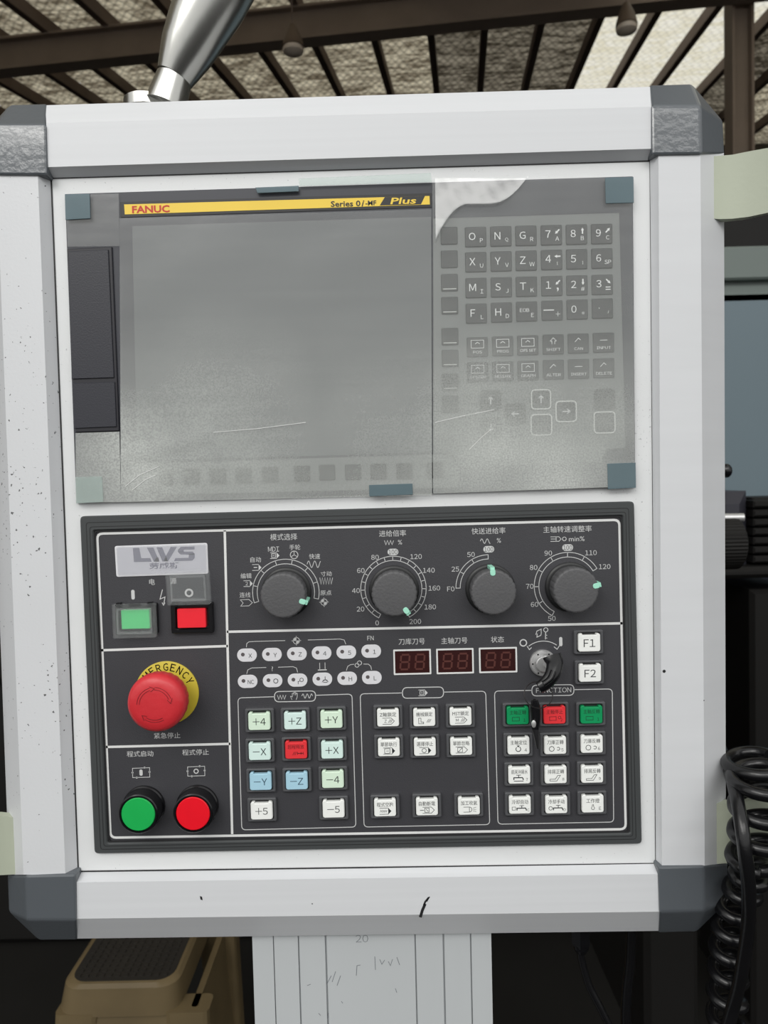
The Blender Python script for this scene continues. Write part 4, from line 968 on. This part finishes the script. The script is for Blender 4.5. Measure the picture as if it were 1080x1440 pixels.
for args in ((364.4, 1014.4, CG, L1('+4')), (414.8, 1013.5, CM, L1('+Z')), (466, 1011.7, CG, L1('+Y')), (365, 1056.7, CM, L1('-X')), (467, 1054.6, CM, L1('+X')), (366.3, 1099, CB, L1('-Y'), INKB), (417.2, 1098.2, CB, L1('-Z'), INKB), (468, 1096, CG, L1('-4')),
             (367.8, 1140.4, CW, L1('+5')), (469, 1137.8, CW, L1('-5')), (416.3, 1054.8, CR, L2('超程释放', 'rel'), INKR),
             (545.7, 1009.4, CW, L2('Z軸鎖定', 'z')), (596.7, 1009, CW, L2('機械鎖定', 'l')), (647.8, 1007.8, CW, L2('MST鎖定', 'm')), (546.8, 1051.3, CW, L2('單節執行', 's')), (597.6, 1050.7, CW, L2('選擇停止', 'c')), (648.7, 1049.8, CW, L2('單節忽略', 'n')),
             (541.5, 1136, CW, L2('程式空跑', 'w')), (600.5, 1134.6, CW, L2('自動斷電', 'a')), (659.6, 1133.7, CW, L2('加工吹氣', 'b')),
             (828.9, 903.8, CW, L1('F1', 5.4)), (830, 946.4, CW, L1('F2', 5.4)),
             (728.3, 1006.5, CGR, L2('主軸正轉', 'sp'), INKG), (780, 1005.6, CR, L2('主軸停止', 'sp0'), INKR), (832, 1005.2, CGR, L2('主軸反轉', 'sp'), INKG),
             (729.4, 1048.7, CW, L2('主軸定位', 'o')), (781, 1048.3, CW, L2('刀庫正轉', 'm5')), (832.5, 1046.5, CW, L2('刀庫反轉', 'm6')), (730.5, 1090, CW, L2('底床沖屑水', 't7')), (781.7, 1089.6, CW, L2('排屑正轉', 'c8')), (833, 1088.7, CW, L2('排屑反轉', 'c9')),
             (731.3, 1132.2, CW, L2('冷却自动', 'tc')), (782.6, 1131.8, CW, L2('冷却手动', 'td')), (833.8, 1130.5, CW, L2('工作燈', 'e'))):
    lab = {CG: 'pale green cap', CM: 'pale mint cap', CB: 'pale blue cap', CR: 'red cap', CGR: 'green cap', CW: 'white cap'}[args[2]]
    button(*args, label=lab)

# rotary knobs
def ripk(a, k): return 1 if k in (0, 6, 7) else 1-.022*max(0, math.cos(a*22))**2
for px, py, ang in ((397.8, 838, -18), (554.6, 835.5, -56), (694.6, 833.5, 92), (810.6, 830.5, 12)):
    ht = 19.0; p = P(px, py, ht); p.y = -.0009
    mb = M(); lathe(mb, [(17.6, 0), (17.6, 1.2), (16.8, 2.0), (15.8, 2.2)], 60, cap=True); o = mk('rotary_knob', mb, KNOBD, op, p, smooth=True)
    o.rotation_euler = (0, -math.radians(ang), 0)
    mb = M(); lathe(mb, [(14.8, 2), (14.8, 3), (15.3, 6), (15.5, 12), (15.6, 16.4), (15.3, 17.3), (14.5, ht-1.1), (13.8, ht-1)], 176, rip=ripk); mk('knob_grip', mb, KNOB, o, (0, 0, 0), rel=True, smooth=True)
    mb = M(); slab(mb, rr(4.6, 3.6, 1.5, 5, 13.9, 0), ht-1.4, ht-.6, .2)
    V4 = [(15.2, -1.5), (17.4, -1.5), (17.4, 1.5), (15.2, 1.5)]
    slab(mb, V4, 2.4, ht-1.6); mk('pointer', mb, MINT, o, (0, 0, 0), rel=True)

# emergency stop
p = P(234.5, 974.5, 2); p.y = -.0009
mb = M(); lathe(mb, [(22.6, 0), (22.6, .8), (22.2, 1.0)], 60); o = mk('emergency_stop', mb, YEL, op, p, smooth=True, label='yellow round legend plate')
mb = M()
for k, chx in enumerate('EMERGENCY'):
    a = math.radians(154-k*15.9); put_text(mb, chx, 18.6*math.cos(a), 18.6*math.sin(a), 1.1, 5.5, 3.5 if chx != 'M' else 4.2, .012, a-PI/2)
mk('plate_lettering', mb, BLK, o, (0, 0, 0), rel=True)
hh = 31.0; q = P(221.8, 987.3, hh-2); off = Vector((q.x-p.x, 0, q.z-p.z))
off = off*.35
mb = M(); lathe(mb, [(13.5, 0), (13.5, 12), (12, 15)], 40); mk('stop_collar', mb, BLK, o, (0, 0, 0), rel=True, smooth=True)
def ripm(a, k): return 1-.02*max(0, math.cos(a*24)) if 1 < k < 5 else 1
mb = M(); lathe(mb, [(13, 13), (16, 13.5), (18.8, 15), (19.6, 18), (19.9, 22), (19.9, 25), (19, 28), (16.5, 30), (12.5, 30.9), (7, 31.1), (1, 31.2)], 144, rip=ripm)
hd = mk('mushroom_head', mb, RED, o, off, rel=True, smooth=True)
mb = M()
for a0, a1 in ((20, 88), (104, 178), (235, 300)):
    for rr_ in (11.8, 10.2): ribbon(mb, arc(0, 0, rr_, a0, a1, 14), .28, 31.3 if rr_ < 11 else 31.15)
    e = math.radians(a0 if a0 != 104 else a0); c_, s_ = math.cos(e), math.sin(e)
    ribbon(mb, [(9.2*c_, 9.2*s_), (11*math.cos(e-.28), 11*math.sin(e-.28)), (12.8*c_, 12.8*s_)], .3, 31.3)
mk('arrow_marking', mb, INKR, o, off, rel=True)

# round push buttons
for px, py, m_, lab in ((194.8, 1144.5, GRNL, 'green round lens'), (271.8, 1143.5, REDL, 'red round lens')):
    ht = 13.5; p = P(px, py, ht); p.y = -.0009
    mb = M(); lathe(mb, [(15, 0), (15, 2.2), (14.2, 3), (13.9, 9.5), (13.9, 13.0), (13.2, 13.6), (12.2, 13.6), (12.0, 11)], 60); o = mk('round_button', mb, BLK, op, p, smooth=True)
    mb = M(); lathe(mb, [(11.8, 10), (11.8, 13.2), (11.3, 13.7), (6, 13.8), (1, 13.8)], 60); mk('button_lens', mb, m_, o, (0, 0, 0), rel=True, smooth=True, label=lab)

# power switches with flap covers
for px, py, m_, closed in ((190.5, 871, GRNB, True), (269.3, 869.5, REDB, False)):
    ht = 6; p = P(px, py, ht); p.y = -.0009; nm = 'power_switch'
    mb = M(); frame(mb, rr(29.5, 21.5, .8, 2), rr(22.8, 15.5, .6, 2), 0, 4.0, .4, .5); o = mk(nm, mb, BLK, op, p)
    mb = M(); slab(mb, rr(20, 13.6, .8, 3), .6, 5.2, .4); mk('switch_lens', mb, m_, o, (0, 0, 0), rel=True, label='green square lens' if closed else 'red square lens')
    mb = M()
    for x in (-11, 11): slab(mb, rr(3.4, 3, .3, 1, x, 10.6), 3.5, 7)
    slab(mb, rr(8, 1.6, .3, 1, 0, 10.4), 3.5, 6.4); mk('flap_hinge', mb, BLK, o, (0, 0, 0), rel=True)
    mb = M(); frame(mb, rr(30, 24, 1, 3), rr(24.5, 18, .8, 3), 0, 3.4, .3); frame(mb, rr(24.6, 18.2, .8, 3), rr(22, 15, .4, 3), 2.0, 3.4) ; slab(mb, rr(24.4, 18, .8, 3), 2.2, 3.0)
    lid = mk('clear_flap', mb, CLEAR, o, (0, 0, 0), rel=True, label='clear hinged cover, closed' if closed else 'clear hinged cover, flipped up')
    if closed: lid.location = (0, -.0052, -.0006)
    else: lid.location = (0, -.0085, .0225); lid.rotation_euler = (math.radians(6), 0, 0)
# maker's label
q = [(161, 768), (291.5, 763.5), (293, 807), (163.5, 811.5)]
mb = M(); slab(mb, rnd_quad(q, 1.5, 1.6), .9, 1.5, .2); lb = mk('maker_label', mb, LBLE, op, O, label='silver label plate behind clear cover')
mb = M(); poly(mb, rnd_quad([(164, 770.5), (289, 766.5), (290.3, 804.5), (166.5, 808.5)], 1.6, 1.2), 1.6); mk('label_ground', mb, LBL, lb, O)
mb = M(); h_ = 1.7; u0, v0 = UV(230, 779.5, h_)
def lw(pts, wd): ribbon(mb, [(u0+x, v0+y) for x, y in pts], wd, h_)
def pl(pts): poly(mb, [(u0+x, v0+y) for x, y in pts], h_)
pl([(-21.5, 5), (-17, 5), (-15.8, -2.4), (-9.5, -2.4), (-8.6, -5), (-21, -5)])
pl([(-11.5, 5), (-7, 5), (-3.2, -5), (-7, -5)]); pl([(-3.2, -5), (-7, -5), (-5, -2), (-3.6, -2)]); pl([(-4.8, 5), (-.8, 5), (3.0, -5), (-1, -5)]); pl([(5.2, 5), (9.5, 5), (3.0, -5), (-.2, -5), (1.2, -2)])
pl([(12.5, 5), (22, 5), (22, 2.9), (14.4, 2.9), (14.2, 1.2), (10.2, 1.2), (10.2, 3)]); pl([(10.2, 1.6), (20.8, 1.4), (21.9, -.8), (11.8, -.4)]); pl([(21.9, .2), (21.9, -3), (20, -5), (7.2, -5), (8.2, -2.9), (17.6, -2.9), (17.8, 0)])
ptext(mb, '劳威斯', 231, 795.5, 9, 42, h_, .02); mk('logo_lettering', mb, LOGO, lb, O)
mb = M(); slab(mb, rnd_quad([(163, 769), (290, 765), (291.5, 806), (165.5, 810)], 2.6, 1.4), 2.0, 2.6); mk('label_cover', mb, LCLEAR, lb, O)

# key switch
p = P(764.3, 933.2, 4); p.y = -.0009
mb = M(); lathe(mb, [(9.4, 0), (9.4, 2.4), (8.6, 3.4), (6.6, 3.6), (6.3, 2.6)], 48); o = mk('key_switch', mb, CHR, op, p, smooth=True)
mb = M(); lathe(mb, [(5.6, 2), (5.6, 5.2), (5.0, 5.8), (1, 5.8)], 32); mk('lock_barrel', mb, CHR, o, (0, 0, 0), rel=True, smooth=True)
mb = M()
for a in (60, 120, 180, 240): disc(mb, 7.6*math.cos(math.radians(a)), 7.6*math.sin(math.radians(a)), .6, 3.66, 8)
mk('barrel_mark', mb, BLK, o, (0, 0, 0), rel=True)
# key in the lock: blade + black head edge-on, bent loop
kp_ = P(766, 934, 6)
tk = thing('switch_key', 'black-headed key turned in the chrome key switch', 'key', kp_)
mb = M(); A_ = P(767, 930, 6)-kp_; B_ = P(770, 934, 14)-kp_; mb.add([A_+Vector((-.001, 0, .004)), A_+Vector((.0012, 0, .004)), B_+Vector((.0012, 0, .004)), B_+Vector((-.001, 0, .004)), A_+Vector((-.001, 0, -.003)), A_+Vector((.0012, 0, -.003)), B_+Vector((.0012, 0, -.003)), B_+Vector((-.001, 0, -.003))],
    [(0,1,2,3),(7,6,5,4),(0,4,5,1),(1,5,6,2),(2,6,7,3),(3,7,4,0)]); mk('key_blade', mb, CHR, tk, kp_)
path = smooth_path([P(776, 922, 13), P(780, 934, 17), P(776, 950, 21), P(766, 962, 23), P(757, 967, 23)], 6)
mb = M(); rs = []
for i, c in enumerate(path):
    t_ = (path[min(i+1, len(path)-1)]-path[max(i-1, 0)]).normalized(); s_ = t_.cross(Vector((0, 1, 0))).normalized(); wv = (6.5-2.5*i/len(path))*.001; th = .0016 if i not in (0, len(path)-1) else .0008
    nn_ = s_.cross(t_).normalized()
    rs.append([tuple(c-kp_+s_*wv*math.cos(a)+nn_*th*2*math.sin(a)) for a in [2*PI*k/14 for k in range(14)]])
mb.rings(rs); mk('key_head', mb, BLK, tk, kp_, smooth=True)
mb = M(); tube(mb, [x-kp_ for x in smooth_path([P(778, 944, 22.5), P(773, 955, 25), P(764, 962, 26)], 5)], .0022, 10); mk('head_rim', mb, BLK, tk, kp_, smooth=True)
# wire ring
rc = P(757, 977, 17); mb = M()
pts = [Vector((17*.0005*1.15*math.cos(a)*1.0+0, .0035*math.sin(a), 15*.0005*math.sin(a)*1.1)) for a in [2*PI*i/40 for i in range(41)]]
tube(mb, pts, .00035, 8, False); tag(mk('key_ring', mb, mat('dark_wire', (52, 50, 50), .35, .8), None, rc, smooth=True), 'thin dark wire ring linking the two keys', 'ring')
# hanging spare key
sp_ = P(752, 990, 15); t = thing('spare_key', 'slim black spare key hanging edge-on from the wire ring', 'key', sp_)
path = [(752, 984), (753, 995), (754, 1010), (753, 1025), (755, 1040), (756, 1052)]; wds = [2.2, 3.6, 3.4, 2.6, 1.7, 1.0]
mb = M(); rs = []
for (x, y), wv in zip(path, wds):
    c = P(x, y, 12.5)-sp_; rs.append([tuple(c+Vector((wv*.001*math.cos(a), .0022*math.sin(a), 0))) for a in [2*PI*k/12 for k in range(12)]])
mb.rings(rs[:4]); mk('key_head', mb, BLK, t, sp_, smooth=True)
mb = M(); mb.rings(rs[3:]); mk('key_blade', mb, mat('dull_key_metal', (50, 50, 52), .4, .6), t, sp_, smooth=True)
mb = M(); c = P(750.5, 1018, 15.5)-sp_; mb.rings([[tuple(c+Vector((r*.001*math.cos(a), -y*.001, r*.0016*math.sin(a)))) for a in [2*PI*k/16 for k in range(16)]] for r, y in ((1.6, -.5), (1.6, .3), (1.2, .6))]); mk('head_emblem', mb, CHR, t, sp_, smooth=True)
